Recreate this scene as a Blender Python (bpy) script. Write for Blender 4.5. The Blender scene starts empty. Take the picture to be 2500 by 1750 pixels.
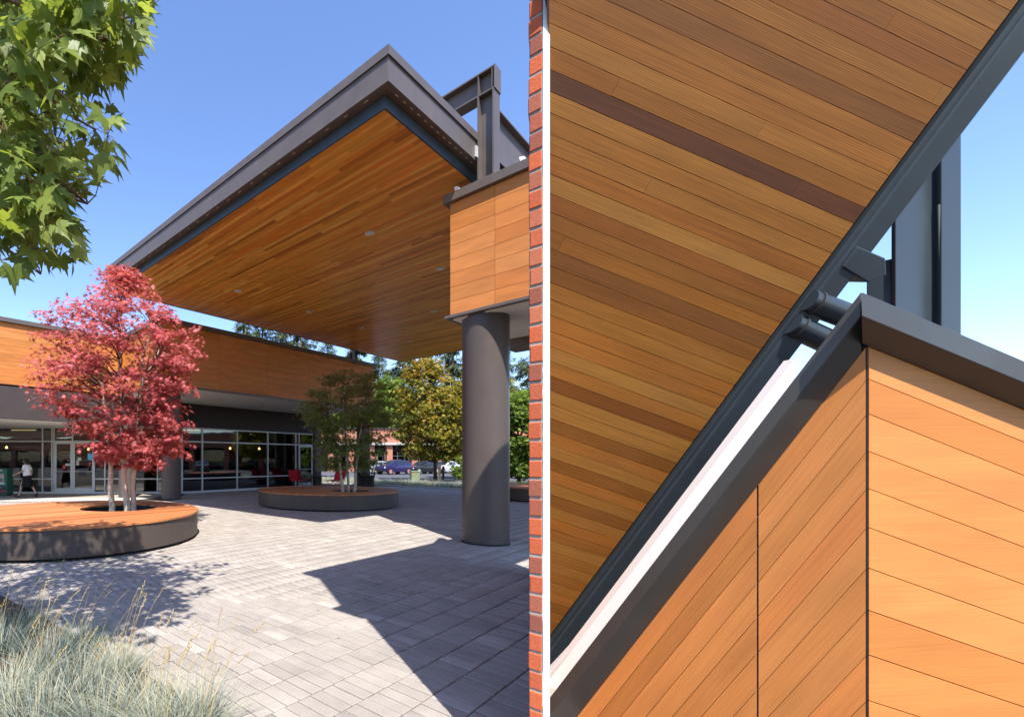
import bpy, bmesh, math, random
import numpy as np
from mathutils import Vector, Matrix

random.seed(7)
rng = np.random.default_rng(7)
sc = bpy.context.scene
COL = sc.collection

# ------------------------------------------------------------------ camera, sky, sun, exposure
FPX, PPX, HOR, EYE = 1135.0, 662.0, 1122.0, 1.55      # focal length, optical axis and horizon in 2500x1750 photo pixels
cam_d = bpy.data.cameras.new("camera")
cam = bpy.data.objects.new("camera", cam_d)
COL.objects.link(cam)
cam.location = (0, 0, EYE)
cam.rotation_euler = (math.radians(90), 0, 0)
cam_d.sensor_fit = 'HORIZONTAL'
cam_d.sensor_width = 36.0
cam_d.lens = FPX / 2500 * 36.0
cam_d.shift_x = (1250 - PPX) / 2500
cam_d.shift_y = (HOR - 875) / 2500
cam_d.clip_start = 0.05
cam_d.clip_end = 2000
sc.camera = cam

SUN_EL = math.radians(56)
SUN_AZ = math.atan2(0.10, -0.995)                      # direction towards the sun, clockwise from +Y
sun_dir = Vector((math.sin(SUN_AZ) * math.cos(SUN_EL), math.cos(SUN_AZ) * math.cos(SUN_EL), math.sin(SUN_EL)))
world = bpy.data.worlds.new("World")
sc.world = world
world.use_nodes = True
wn = world.node_tree
bg = wn.nodes["Background"]
sky = wn.nodes.new("ShaderNodeTexSky")
sky.sky_type = 'NISHITA'
sky.sun_disc = False
sky.sun_elevation = SUN_EL
sky.sun_rotation = SUN_AZ
sky.altitude = 0
sky.air_density = 1.0
sky.dust_density = 0.35
sky.ozone_density = 3.0
hs = wn.nodes.new('ShaderNodeHueSaturation'); hs.inputs['Saturation'].default_value = 1.08; hs.inputs['Hue'].default_value = 0.508
wn.links.new(sky.outputs[0], hs.inputs['Color']); wn.links.new(hs.outputs[0], bg.inputs[0])
bg.inputs[1].default_value = 0.15
sl = bpy.data.lights.new("sun", 'SUN')
sl.energy = 4.2
sl.angle = math.radians(0.53)
sl.color = (1.0, 0.955, 0.88)
so = bpy.data.objects.new("sun", sl)
COL.objects.link(so)
so.rotation_euler = sun_dir.to_track_quat('Z', 'Y').to_euler()
sc.view_settings.view_transform = 'Standard'
sc.view_settings.look = 'None'
sc.view_settings.exposure = 1.15
sc.view_settings.gamma = 1
sc.view_settings.use_curve_mapping = False
sc.cycles.max_bounces = 8
sc.cycles.diffuse_bounces = 4
sc.cycles.glossy_bounces = 3
sc.cycles.transmission_bounces = 4
sc.cycles.transparent_max_bounces = 12
sc.cycles.caustics_reflective = False
sc.cycles.caustics_refractive = False
sc.cycles.sample_clamp_indirect = 6
sc.cycles.use_denoising = True

# ------------------------------------------------------------------ coordinates
UX, UY = -992.0, 1135.0
_l = math.hypot(UX, UY)
U = Vector((UX / _l, UY / _l, 0))                      # away to the left
V = Vector((U.y, -U.x, 0))                             # away to the right
Zv = Vector((0, 0, 1))

def uvz(u, v, z=0.0):
    return U * u + V * v + Zv * z

def ray(px, py):
    return Vector(((px - PPX) / FPX, 1.0, -(py - HOR) / FPX))

def at(px, py, Y):
    r = ray(px, py)
    return Vector((r.x * Y, Y, EYE + r.z * Y))

def gnd(px, py, z=0.0):
    return at(px, py, (EYE - z) * FPX / (py - HOR))

def on_plane(px, py, p0, n):
    r = ray(px, py)
    c = Vector((0, 0, EYE))
    t = (p0 - c).dot(n) / r.dot(n)
    return c + r * t

# ------------------------------------------------------------------ building blocks
def tag(o, label=None, cat=None, group=None, kind=None):
    if label: o['label'] = label
    if cat: o['category'] = cat
    if group: o['group'] = group
    if kind: o['kind'] = kind
    return o

def empty(name, loc=(0, 0, 0), label=None, cat=None, group=None, kind=None):
    o = bpy.data.objects.new(name, None)
    COL.objects.link(o)
    o.location = loc
    o.empty_display_size = 0.2
    return tag(o, label, cat, group, kind)

def link(name, me, parent=None):
    o = bpy.data.objects.new(name, me)
    COL.objects.link(o)
    if parent is not None:
        o.parent = parent
        # children are authored in world space; keep them there
        o.matrix_parent_inverse = inv_of(parent)
    return o

def inv_of(parent):
    m = Matrix.Identity(4)
    p = parent
    chain = []
    while p is not None:
        chain.append(p); p = p.parent
    for q in reversed(chain):
        m = m @ q.matrix_parent_inverse @ q.matrix_basis
    return m.inverted()

class MB:
    """collects faces for ONE mesh object; t = tint, g = grain coordinates"""
    def __init__(s):
        s.v, s.f, s.t, s.g = [], [], [], []
    def add(s, vs, fs, tint=0.5, g=None):
        b = len(s.v)
        s.v += [tuple(p) for p in vs]
        s.f += [tuple(b + i for i in f) for f in fs]
        s.t += [tint] * len(vs)
        s.g += g if g else [tuple(p) for p in vs]
        return s
    def box(s, o, a, b, c, tint=0.5, seed=None):
        o = Vector(o); a = Vector(a); b = Vector(b); c = Vector(c)
        if a.cross(b).dot(c) < 0:
            o = o + b; b = -b
        la, lb, lc = a.length, b.length, c.length
        sd = random.random() * 40 if seed is None else seed
        vs, g = [], []
        for k in (0, 1):
            for j in (0, 1):
                for i in (0, 1):
                    vs.append(o + a * i + b * j + c * k)
                    g.append((i * la, j * lb + k * lc, sd))
        fs = [(0, 2, 3, 1), (4, 5, 7, 6), (0, 1, 5, 4), (2, 6, 7, 3), (0, 4, 6, 2), (1, 3, 7, 5)]
        return s.add(vs, fs, tint, g)
    def cbox(s, c, ax, ay, az, tint=0.5):
        ax = Vector(ax); ay = Vector(ay); az = Vector(az)
        return s.box(Vector(c) - ax / 2 - ay / 2 - az / 2, ax, ay, az, tint)
    def aabox(s, x0, x1, y0, y1, z0, z1, tint=0.5):
        return s.box((x0, y0, z0), (x1 - x0, 0, 0), (0, y1 - y0, 0), (0, 0, z1 - z0), tint)
    def prism(s, poly, ext, tint=0.5, axis=None, seed=None):
        """poly: coplanar points, extruded by vector ext"""
        ext = Vector(ext); n = len(poly)
        poly = [Vector(p) for p in poly]
        nn = Vector((0, 0, 0))
        for i in range(n):
            nn += poly[i].cross(poly[(i + 1) % n])
        if nn.dot(ext) > 0:
            poly = poly[::-1]
        vs = poly + [p + ext for p in poly]
        fs = [tuple(range(n)), tuple(range(2 * n - 1, n - 1, -1))]
        for i in range(n):
            j = (i + 1) % n
            fs.append((i, i + n, j + n, j)[::1])
        sd = random.random() * 40 if seed is None else seed
        g = None
        if axis is not None:
            ax = Vector(axis).normalized(); bx = ext.normalized().cross(ax)
            g = [(p.dot(ax), p.dot(bx), sd) for p in vs]
        return s.add(vs, fs, tint, g)
    def tube(s, pts, rad, sides=6, tint=0.5, cap=True):
        pts = [Vector(p) for p in pts]
        if not isinstance(rad, (list, tuple)): rad = [rad] * len(pts)
        vs, fs, g = [], [], []
        L = 0
        ref = Vector((0.13, 0.31, 0.94))
        for i, p in enumerate(pts):
            d = (pts[min(i + 1, len(pts) - 1)] - pts[max(i - 1, 0)]).normalized()
            x = d.cross(ref)
            if x.length < 0.1: x = d.cross(Vector((1, 0, 0)))
            x.normalize(); y = d.cross(x)
            if i: L += (p - pts[i - 1]).length
            for k in range(sides):
                a = 2 * math.pi * k / sides
                vs.append(p + (x * math.cos(a) + y * math.sin(a)) * rad[i])
                g.append((L, k * 0.05, 0))
        for i in range(len(pts) - 1):
            for k in range(sides):
                k2 = (k + 1) % sides
                fs.append((i * sides + k, i * sides + k2, (i + 1) * sides + k2, (i + 1) * sides + k))
        if cap:
            fs.append(tuple(range(sides))[::-1]); fs.append(tuple((len(pts) - 1) * sides + k for k in range(sides)))
        return s.add(vs, fs, tint, g)
    def lathe(s, c, prof, n=24, tint=0.5, cap=True):
        """prof: (radius, z) from bottom to top around vertical axis at c"""
        c = Vector(c); vs, fs = [], []
        for r, z in prof:
            for k in range(n):
                a = 2 * math.pi * k / n
                vs.append(c + Vector((r * math.cos(a), r * math.sin(a), z)))
        m = len(prof)
        for i in range(m - 1):
            for k in range(n):
                k2 = (k + 1) % n
                fs.append((i * n + k, i * n + k2, (i + 1) * n + k2, (i + 1) * n + k))
        if cap and prof[0][0] > 1e-4: fs.append(tuple(range(n))[::-1])
        if cap and prof[-1][0] > 1e-4: fs.append(tuple((m - 1) * n + k for k in range(n)))
        return s.add(vs, fs, tint)
    def build(s, name, mat, parent=None, smooth=False, bevel=0, **kw):
        me = bpy.data.meshes.new(name)
        me.from_pydata(s.v, [], s.f)
        a = me.attributes.new('tint', 'FLOAT', 'POINT'); a.data.foreach_set('value', s.t)
        a = me.attributes.new('gc', 'FLOAT_VECTOR', 'POINT')
        a.data.foreach_set('vector', np.array(s.g, dtype=np.float32).ravel())
        me.materials.append(mat)
        if smooth: me.polygons.foreach_set('use_smooth', [True] * len(me.polygons))
        if smooth == 'auto': me.set_sharp_from_angle(angle=math.radians(38))
        me.update()
        o = link(name, me, parent)
        if bevel:
            b = o.modifiers.new('bevel', 'BEVEL'); b.width = bevel; b.segments = 2; b.limit_method = 'ANGLE'; b.angle_limit = math.radians(40)
        return tag(o, **kw) if kw else o

def fastmesh(name, verts, faces, mat, parent=None, tint=None, smooth=False, gc=None):
    """verts Nx3, faces MxK arrays"""
    verts = np.asarray(verts, dtype=np.float32); faces = np.asarray(faces, dtype=np.int32)
    me = bpy.data.meshes.new(name)
    me.vertices.add(len(verts)); me.vertices.foreach_set('co', verts.ravel())
    M, K = faces.shape
    me.loops.add(M * K); me.loops.foreach_set('vertex_index', faces.ravel())
    me.polygons.add(M)
    me.polygons.foreach_set('loop_start', np.arange(0, M * K, K, dtype=np.int32))
    me.polygons.foreach_set('loop_total', np.full(M, K, dtype=np.int32))
    if tint is not None:
        a = me.attributes.new('tint', 'FLOAT', 'POINT'); a.data.foreach_set('value', np.asarray(tint, dtype=np.float32))
    if gc is not None:
        a = me.attributes.new('gc', 'FLOAT_VECTOR', 'POINT'); a.data.foreach_set('vector', np.asarray(gc, dtype=np.float32).ravel())
    me.update(calc_edges=True)
    me.materials.append(mat)
    if smooth: me.polygons.foreach_set('use_smooth', np.ones(M, dtype=bool))
    return link(name, me, parent)

def copy_tree(o, parent=None, kids=None):
    kids = kids or children_map()
    c = o.copy(); COL.objects.link(c); c.parent = parent
    if parent is not None: c.matrix_parent_inverse = o.matrix_parent_inverse.copy()
    for ch in kids.get(o, []):
        copy_tree(ch, c, kids)
    return c

def children_map():
    m = {}
    for o in bpy.data.objects:
        if o.parent: m.setdefault(o.parent, []).append(o)
    return m

def clip(poly, n, d):
    """keep the side where p.n >= d"""
    out = []
    for i in range(len(poly)):
        a, b = poly[i], poly[(i + 1) % len(poly)]
        da, db = a.dot(n) - d, b.dot(n) - d
        if da >= 0: out.append(a)
        if (da > 0 and db < 0) or (da < 0 and db > 0):
            out.append(a + (b - a) * (da / (da - db)))
    return out

# ------------------------------------------------------------------ materials
class NT:
    def __init__(s, name):
        s.m = bpy.data.materials.new(name); s.m.use_nodes = True
        s.t = s.m.node_tree; s.b = s.t.nodes['Principled BSDF']
    def n(s, typ, **kw):
        x = s.t.nodes.new(typ)
        for k, v in kw.items(): setattr(x, k, v)
        return x
    def l(s, a, b): s.t.links.new(a, b); return s
    def attr(s, nm): return s.n('ShaderNodeAttribute', attribute_name=nm)
    def mapping(s, src, scale, loc=(0, 0, 0)):
        m = s.n('ShaderNodeMapping'); m.inputs['Scale'].default_value = scale; m.inputs['Location'].default_value = loc
        s.l(src, m.inputs['Vector']); return m.outputs[0]
    def noise(s, vec, scale, detail=3, rough=0.55, out='Fac'):
        x = s.n('ShaderNodeTexNoise'); x.inputs['Scale'].default_value = scale; x.inputs['Detail'].default_value = detail
        x.inputs['Roughness'].default_value = rough
        if vec is not None: s.l(vec, x.inputs['Vector'])
        return x.outputs[out]
    def ramp(s, fac, stops, interp='LINEAR'):
        r = s.n('ShaderNodeValToRGB'); r.color_ramp.interpolation = interp
        e = r.color_ramp.elements
        while len(e) > 1: e.remove(e[-1])
        e[0].position = stops[0][0]; e[0].color = (*stops[0][1], 1)
        for p, c in stops[1:]:
            q = e.new(p); q.color = (*c, 1)
        s.l(fac, r.inputs[0]); return r.outputs[0]
    def mix(s, a, b, fac, mode='MIX'):
        x = s.n('ShaderNodeMix', data_type='RGBA', blend_type=mode)
        for sock, val in ((x.inputs[0], fac), (x.inputs[6], a), (x.inputs[7], b)):
            if hasattr(val, 'links'): s.l(val, sock)
            elif isinstance(val, (tuple, list)): sock.default_value = (*val, 1) if len(val) == 3 else val
            else: sock.default_value = val
        return x.outputs[2]
    def math(s, op, a, b=0.0):
        x = s.n('ShaderNodeMath', operation=op)
        for sock, val in ((x.inputs[0], a), (x.inputs[1], b)):
            if hasattr(val, 'links'): s.l(val, sock)
            else: sock.default_value = val
        return x.outputs[0]
    def maprange(s, v, a, b, c, d):
        x = s.n('ShaderNodeMapRange')
        x.inputs[1].default_value = a; x.inputs[2].default_value = b; x.inputs[3].default_value = c; x.inputs[4].default_value = d
        s.l(v, x.inputs[0]); return x.outputs[0]
    def bump(s, h, strength=0.3, dist=0.01):
        x = s.n('ShaderNodeBump'); x.inputs['Strength'].default_value = strength; x.inputs['Distance'].default_value = dist
        s.l(h, x.inputs['Height']); s.l(x.outputs[0], s.b.inputs['Normal'])
    def col(s, c):
        if hasattr(c, 'links'): s.l(c, s.b.inputs['Base Color'])
        else: s.b.inputs['Base Color'].default_value = (*c, 1)
    def set(s, **kw):
        for k, v in kw.items():
            i = s.b.inputs[k.replace('_', ' ')]
            if hasattr(v, 'links'): s.l(v, i)
            else: i.default_value = v
        return s
    def pos(s): return s.n('ShaderNodeNewGeometry').outputs['Position']
    def obj(s): return s.n('ShaderNodeTexCoord').outputs['Object']
    def orand(s): return s.n('ShaderNodeObjectInfo').outputs['Random']

def wood(name, dark, mid, light, rough=0.5, ring=40, amt=0.35, fine=0.12, spec=0.3, bump=0.12, hue=0.8, dist=9):
    k = NT(name)
    gc = k.attr('gc').outputs['Vector']; ti = k.attr('tint').outputs['Fac']
    w = k.n('ShaderNodeTexWave', wave_type='BANDS', bands_direction='Y', wave_profile='SAW')
    k.l(k.mapping(gc, (0.17, 1, 1)), w.inputs['Vector'])
    w.inputs['Scale'].default_value = ring; w.inputs['Distortion'].default_value = dist
    w.inputs['Detail'].default_value = 2.5; w.inputs['Detail Scale'].default_value = 0.25; w.inputs['Detail Roughness'].default_value = 0.5
    fn = k.noise(k.mapping(gc, (3, 220, 1)), 1.0, 3)
    big = k.noise(k.mapping(gc, (1.1, 5, 1)), 1.0, 2)
    base = k.ramp(ti, [(0, dark), (0.5, mid), (1, light)])
    sz = k.n('ShaderNodeSeparateXYZ'); k.l(gc, sz.inputs[0])
    hv = k.math('FRACT', k.math('MULTIPLY', sz.outputs[2], 3.71))
    base = k.mix(base, k.ramp(hv, [(0, (1.08, 0.84, 0.74)), (0.45, (1, 1, 1)), (1, (0.98, 1.06, 1.12))]), hue, 'MULTIPLY')
    g1 = k.maprange(w.outputs['Fac'], 0, 1, 1.0, 1 - amt)
    g2 = k.maprange(fn, 0.3, 0.7, 1 - fine, 1 + fine)
    g3 = k.maprange(big, 0.3, 0.7, 0.86, 1.12)
    m = k.math('MULTIPLY', k.math('MULTIPLY', g1, g2), g3)
    cc = k.n('ShaderNodeCombineColor'); 
    for i in range(3): k.l(m, cc.inputs[i])
    k.col(k.mix(base, cc.outputs[0], 1.0, 'MULTIPLY'))
    k.set(Roughness=rough); k.b.inputs['Specular IOR Level'].default_value = spec
    k.bump(m, bump, 0.004)
    return k.m

def paint(name, col, rough=0.5, spec=0.4, metal=0.0, var=0.12, scale=3.0, bump=0.03, streak=True):
    k = NT(name); p = k.pos()
    n1 = k.noise(p, scale, 4)
    n2 = k.noise(k.mapping(p, (9, 9, 0.7)), 1.0, 3)
    f = k.math('ADD', k.math('MULTIPLY', n1, 0.6), k.math('MULTIPLY', n2, 0.4))
    lo = tuple(c * (1 - var) for c in col); hi = tuple(min(1, c * (1 + var)) for c in col)
    k.col(k.ramp(f, [(0.32, lo), (0.68, hi)]))
    k.set(Roughness=k.maprange(n1, 0.3, 0.7, max(0.05, rough - 0.08), rough + 0.08), Metallic=metal)
    k.b.inputs['Specular IOR Level'].default_value = spec
    k.bump(k.noise(p, 60, 3), bump, 0.01)
    return k.m

def leafmat(name, dark, mid, light, trans=0.45, rough=0.5, spec=0.25):
    k = NT(name)
    c = k.ramp(k.attr('tint').outputs['Fac'], [(0, dark), (0.5, mid), (1, light)])
    k.col(c); k.set(Roughness=rough); k.b.inputs['Specular IOR Level'].default_value = spec
    tr = k.n('ShaderNodeBsdfTranslucent')
    k.l(k.mix(c, (1.25, 1.15, 0.6), 1.0, 'MULTIPLY'), tr.inputs[0])
    mx = k.n('ShaderNodeMixShader'); mx.inputs[0].default_value = trans
    out = k.t.nodes['Material Output']
    k.l(k.b.outputs[0], mx.inputs[1]); k.l(tr.outputs[0], mx.inputs[2]); k.l(mx.outputs[0], out.inputs[0])
    return k.m

M = {}
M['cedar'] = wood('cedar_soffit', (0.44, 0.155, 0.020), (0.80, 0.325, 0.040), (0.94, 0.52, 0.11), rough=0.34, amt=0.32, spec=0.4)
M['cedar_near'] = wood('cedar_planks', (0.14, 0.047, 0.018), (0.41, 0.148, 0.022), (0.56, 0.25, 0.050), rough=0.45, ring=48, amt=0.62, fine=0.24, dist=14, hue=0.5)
M['clad'] = wood('clad_orange', (0.49, 0.170, 0.036), (0.545, 0.200, 0.050), (0.60, 0.235, 0.066), rough=0.55, ring=60, amt=0.10, fine=0.11, bump=0.05, hue=0.4)
M['deck'] = wood('deck_wood', (0.36, 0.125, 0.045), (0.50, 0.19, 0.068), (0.62, 0.27, 0.105), rough=0.55, ring=50, amt=0.22)
M['steel'] = paint('steel_paint', (0.110, 0.087, 0.076), rough=0.42, spec=0.5)
M['steel_sky_tint'] = paint('steel_paint_sky_tint', (0.036, 0.046, 0.053), rough=0.34, spec=0.40)  # darker copy of the steel paint, sky reflection put into its colour
M['steel_dark'] = paint('steel_shadow_gap', (0.012, 0.011, 0.011), rough=0.6)
M['col'] = paint('column_paint', (0.086, 0.066, 0.058), rough=0.45, spec=0.35, var=0.05)
M['band'] = paint('render_band', (0.062, 0.050, 0.049), rough=0.8, spec=0.2, bump=0.12)
M['bench'] = paint('bench_steel', (0.082, 0.064, 0.055), rough=0.5, spec=0.3, var=0.10)
M['white'] = paint('white_render', (0.8, 0.8, 0.79), rough=0.6, spec=0.25, var=0.04)
M['soffit_white'] = paint('soffit_white', (0.74, 0.71, 0.66), rough=0.8, spec=0.1, var=0.04)
M['sky_glare'] = paint('sky_glare_white', (0.92, 0.92, 0.915), rough=0.7, spec=0.2, var=0.01)  # brighter white that stands in for overexposed sky
M['alu'] = paint('mullion_aluminium', (0.56, 0.55, 0.53), rough=0.42, spec=0.5, metal=0.2, var=0.05)
M['black'] = paint('black_metal', (0.018, 0.018, 0.018), rough=0.35, spec=0.5)
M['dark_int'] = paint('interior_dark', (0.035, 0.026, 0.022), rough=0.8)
M['soil'] = paint('soil', (0.05, 0.035, 0.025), rough=0.95, spec=0.1, var=0.4, scale=20, bump=0.6)
M['bark'] = paint('bark_pale', (0.50, 0.43, 0.34), rough=0.85, spec=0.1, var=0.35, scale=22, bump=0.5)
M['bark_dark'] = paint('bark_dark', (0.10, 0.075, 0.055), rough=0.9, spec=0.1, var=0.35, scale=18, bump=0.5)
M['twig'] = paint('twig', (0.17, 0.10, 0.065), rough=0.85, spec=0.1, var=0.25, scale=25)
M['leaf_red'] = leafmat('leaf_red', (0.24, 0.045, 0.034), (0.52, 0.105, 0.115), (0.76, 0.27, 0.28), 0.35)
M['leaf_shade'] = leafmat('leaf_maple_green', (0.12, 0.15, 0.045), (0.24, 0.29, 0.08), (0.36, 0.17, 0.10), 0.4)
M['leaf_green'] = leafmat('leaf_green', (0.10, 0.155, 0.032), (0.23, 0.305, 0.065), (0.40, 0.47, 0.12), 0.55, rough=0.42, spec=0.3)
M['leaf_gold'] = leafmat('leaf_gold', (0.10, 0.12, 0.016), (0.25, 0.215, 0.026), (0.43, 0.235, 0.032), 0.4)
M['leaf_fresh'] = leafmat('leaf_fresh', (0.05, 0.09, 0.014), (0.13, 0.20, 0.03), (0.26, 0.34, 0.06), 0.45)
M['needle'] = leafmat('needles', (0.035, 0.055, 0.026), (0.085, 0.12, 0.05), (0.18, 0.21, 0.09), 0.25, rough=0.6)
M['grass_blue'] = leafmat('fescue', (0.085, 0.125, 0.115), (0.28, 0.335, 0.305), (0.60, 0.575, 0.44), 0.35, rough=0.5)
M['straw'] = leafmat('straw', (0.40, 0.27, 0.10), (0.58, 0.45, 0.20), (0.70, 0.60, 0.34), 0.35, rough=0.6)

def flat(name, c, rough=0.5, spec=0.4, metal=0.0):
    k = NT(name); k.col(c); k.set(Roughness=rough, Metallic=metal); k.b.inputs['Specular IOR Level'].default_value = spec
    return k.m

def glassmat(name, tintc=(0.42, 0.44, 0.44), base=0.10):
    k = NT(name); t = k.t
    tr = k.n('ShaderNodeBsdfTransparent'); tr.inputs[0].default_value = (*tintc, 1)
    gl = k.n('ShaderNodeBsdfGlossy'); gl.inputs['Roughness'].default_value = 0.015
    fr = k.n('ShaderNodeFresnel'); fr.inputs[0].default_value = 1.5
    bp = k.n('ShaderNodeBump'); bp.inputs['Strength'].default_value = 0.012; bp.inputs['Distance'].default_value = 0.2
    k.l(k.noise(k.pos(), 1.1, 1), bp.inputs['Height']); k.l(bp.outputs[0], gl.inputs['Normal'])
    f = k.math('ADD', fr.outputs[0], base)
    mx = k.n('ShaderNodeMixShader'); k.l(f, mx.inputs[0]); k.l(tr.outputs[0], mx.inputs[1]); k.l(gl.outputs[0], mx.inputs[2])
    k.l(mx.outputs[0], t.nodes['Material Output'].inputs[0])
    return k.m
M['glass'] = glassmat('shop_glass', base=0.10)
M['car_glass'] = flat('car_glass', (0.02, 0.025, 0.03), 0.08, 0.6)

def paver_mat():
    k = NT('paver_concrete'); p = k.pos()
    ti = k.attr('tint').outputs['Fac']
    base = k.ramp(ti, [(0, (0.295, 0.262, 0.230)), (0.5, (0.335, 0.298, 0.262)), (0.85, (0.36, 0.320, 0.282)), (1, (0.42, 0.378, 0.336))])
    n = k.noise(p, 260, 3, 0.7); big = k.noise(p, 1.3, 4)
    st = k.maprange(big, 0.3, 0.72, 0.86, 1.10); sp = k.maprange(n, 0.25, 0.75, 0.70, 1.30)
    m = k.math('MULTIPLY', st, sp)
    cc = k.n('ShaderNodeCombineColor')
    for i in range(3): k.l(m, cc.inputs[i])
    vo = k.n('ShaderNodeTexVoronoi'); vo.inputs['Scale'].default_value = 2.3; k.l(p, vo.inputs['Vector'])
    sn = k.noise(p, 6.0, 4)
    gum = k.math('MULTIPLY', k.maprange(vo.outputs['Distance'], 0.035, 0.055, 0.62, 1.0), k.maprange(sn, 0.25, 0.6, 0.90, 1.03))
    gc_ = k.n('ShaderNodeCombineColor')
    for i in range(3): k.l(gum, gc_.inputs[i])
    k.col(k.mix(k.mix(base, cc.outputs[0], 1.0, 'MULTIPLY'), gc_.outputs[0], 1.0, 'MULTIPLY')); k.set(Roughness=0.85); k.b.inputs['Specular IOR Level'].default_value = 0.2
    k.bump(n, 0.35, 0.004); return k.m
M['paver'] = paver_mat()

def ground_mat(name, c, scale=40, var=0.2, rough=0.9):
    k = NT(name); p = k.pos(); n = k.noise(p, scale, 5, 0.65); b = k.noise(p, 0.35, 3)
    f = k.math('ADD', k.math('MULTIPLY', n, 0.6), k.math('MULTIPLY', b, 0.4))
    k.col(k.ramp(f, [(0.3, tuple(x * (1 - var) for x in c)), (0.7, tuple(x * (1 + var) for x in c))]))
    k.set(Roughness=rough); k.b.inputs['Specular IOR Level'].default_value = 0.2; k.bump(n, 0.3, 0.01); return k.m
M['joint'] = ground_mat('paver_joint_sand', (0.07, 0.058, 0.045), 120)
M['asphalt'] = ground_mat('asphalt', (0.095, 0.095, 0.105), 60, 0.15)
M['concrete'] = ground_mat('concrete', (0.44, 0.415, 0.37), 70, 0.12)
M['aggregate'] = ground_mat('exposed_aggregate', (0.33, 0.285, 0.22), 150, 0.3)
M['earth'] = ground_mat('earth', (0.10, 0.085, 0.055), 12, 0.35)
M['bed'] = ground_mat('bark_mulch', (0.085, 0.055, 0.035), 45, 0.5)
M['lawn'] = ground_mat('lawn', (0.09, 0.14, 0.035), 30, 0.3)

def brick_unit():
    k = NT('brick_clay'); p = k.pos(); r = k.orand()
    base = k.ramp(r, [(0, (0.50, 0.115, 0.052)), (0.45, (0.60, 0.135, 0.055)), (0.62, (0.42, 0.115, 0.065)), (0.8, (0.28, 0.095, 0.065)), (1, (0.56, 0.17, 0.085))])
    n = k.noise(p, 130, 4, 0.7); m = k.maprange(n, 0.25, 0.75, 0.78, 1.18)
    cc = k.n('ShaderNodeCombineColor')
    for i in range(3): k.l(m, cc.inputs[i])
    k.col(k.mix(base, cc.outputs[0], 1.0, 'MULTIPLY')); k.set(Roughness=0.85); k.b.inputs['Specular IOR Level'].default_value = 0.15
    k.bump(k.noise(p, 90, 4, 0.7), 0.6, 0.004); return k.m
M['brick'] = brick_unit()
M['mortar'] = ground_mat('mortar', (0.33, 0.30, 0.265), 150, 0.25)

def brick_wall(name, c1, c2, mortar, scale=1.0):
    k = NT(name); o = k.obj()
    sep = k.n('ShaderNodeSeparateXYZ'); k.l(o, sep.inputs[0])
    comb = k.n('ShaderNodeCombineXYZ')
    k.l(k.math('ADD', sep.outputs[0], sep.outputs[1]), comb.inputs[0]); k.l(sep.outputs[2], comb.inputs[1])
    b = k.n('ShaderNodeTexBrick'); k.l(comb.outputs[0], b.inputs['Vector'])
    b.inputs['Color1'].default_value = (*c1, 1); b.inputs['Color2'].default_value = (*c2, 1); b.inputs['Mortar'].default_value = (*mortar, 1)
    b.inputs['Scale'].default_value = scale; b.inputs['Mortar Size'].default_value = 0.012
    b.inputs['Brick Width'].default_value = 0.24; b.inputs['Row Height'].default_value = 0.08
    k.col(b.outputs['Color']); k.set(Roughness=0.85); return k.m
M['brick_far'] = brick_wall('brick_wall_far', (0.46, 0.115, 0.050), (0.36, 0.09, 0.04), (0.36, 0.26, 0.20))
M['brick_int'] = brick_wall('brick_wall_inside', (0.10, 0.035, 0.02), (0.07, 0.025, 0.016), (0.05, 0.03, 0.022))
def emit(name, c, s):
    k = NT(name); k.col((0, 0, 0)); k.b.inputs['Emission Color'].default_value = (*c, 1); k.b.inputs['Emission Strength'].default_value = s; return k.m
M['bulb'] = emit('bulb_glow', (1.0, 0.55, 0.18), 9.0)
M['tube_lamp'] = emit('tube_lamp_glow', (1.0, 0.72, 0.30), 1.2)
M['lens'] = flat('downlight_lens', (0.62, 0.62, 0.60), 0.25, 0.6)
M['trim'] = flat('downlight_trim', (0.70, 0.62, 0.50), 0.35, 0.5, 0.3)

# ================================================================== SETTING: ground, plaza, road
def sheet(name, pts, mat, z, kind='structure', parent=None):
    mb = MB(); mb.add([(p[0], p[1], z) for p in pts], [tuple(range(len(pts)))])
    o = mb.build(name, mat, parent)
    if parent is None: tag(o, kind=kind)
    return o

g_ = sheet('ground', [(-600, -300), (600, -300), (600, 900), (-600, 900)], M['earth'], -0.06)
edge0 = Vector((8.05, 25.9, 0))                                  # far edge of the plaza runs along U
def edgept(k, off=0.0):
    p = edge0 + U * k + V * off
    return (p.x, p.y)
plaza = sheet('plaza', [(-14, -6), (14, -6), edgept(-26), edgept(16), (-14, 30)], M['joint'], -0.012)
road = sheet('road', [edgept(-90, 4.2), edgept(60, 4.2), edgept(60, 75), edgept(-90, 75)], M['asphalt'], -0.03)
tag(road, kind='structure')
park = sheet('parking_road', [(-60, -70), (60, -70), (60, -7), (-60, -7)], M['asphalt'], -0.03)
side = sheet('parking_road', [(15, -7), (60, -7), (60, 6), (44, 34), edgept(-30, 4.6), edgept(-20, -4)], M['asphalt'], -0.028)
bed_far = sheet('planting_bed', [edgept(-30, 0.35), edgept(14, 0.35), edgept(14, 4.2), edgept(-30, 4.2)], M['bed'], 0.02)
kerb = MB()
a = edge0 + U * 16; kerb.box(a - Zv * 0.05, -U * 46, V * 0.30, Zv * 0.12, 0.5)
kerb.build('kerb', M['concrete'], kind='structure')
k2 = MB(); k2.box(edge0 + U * 16 + V * 4.2 - Zv * 0.05, -U * 60, V * 0.18, Zv * 0.16)
k2.build('kerb', M['concrete'], kind='structure')
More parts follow.
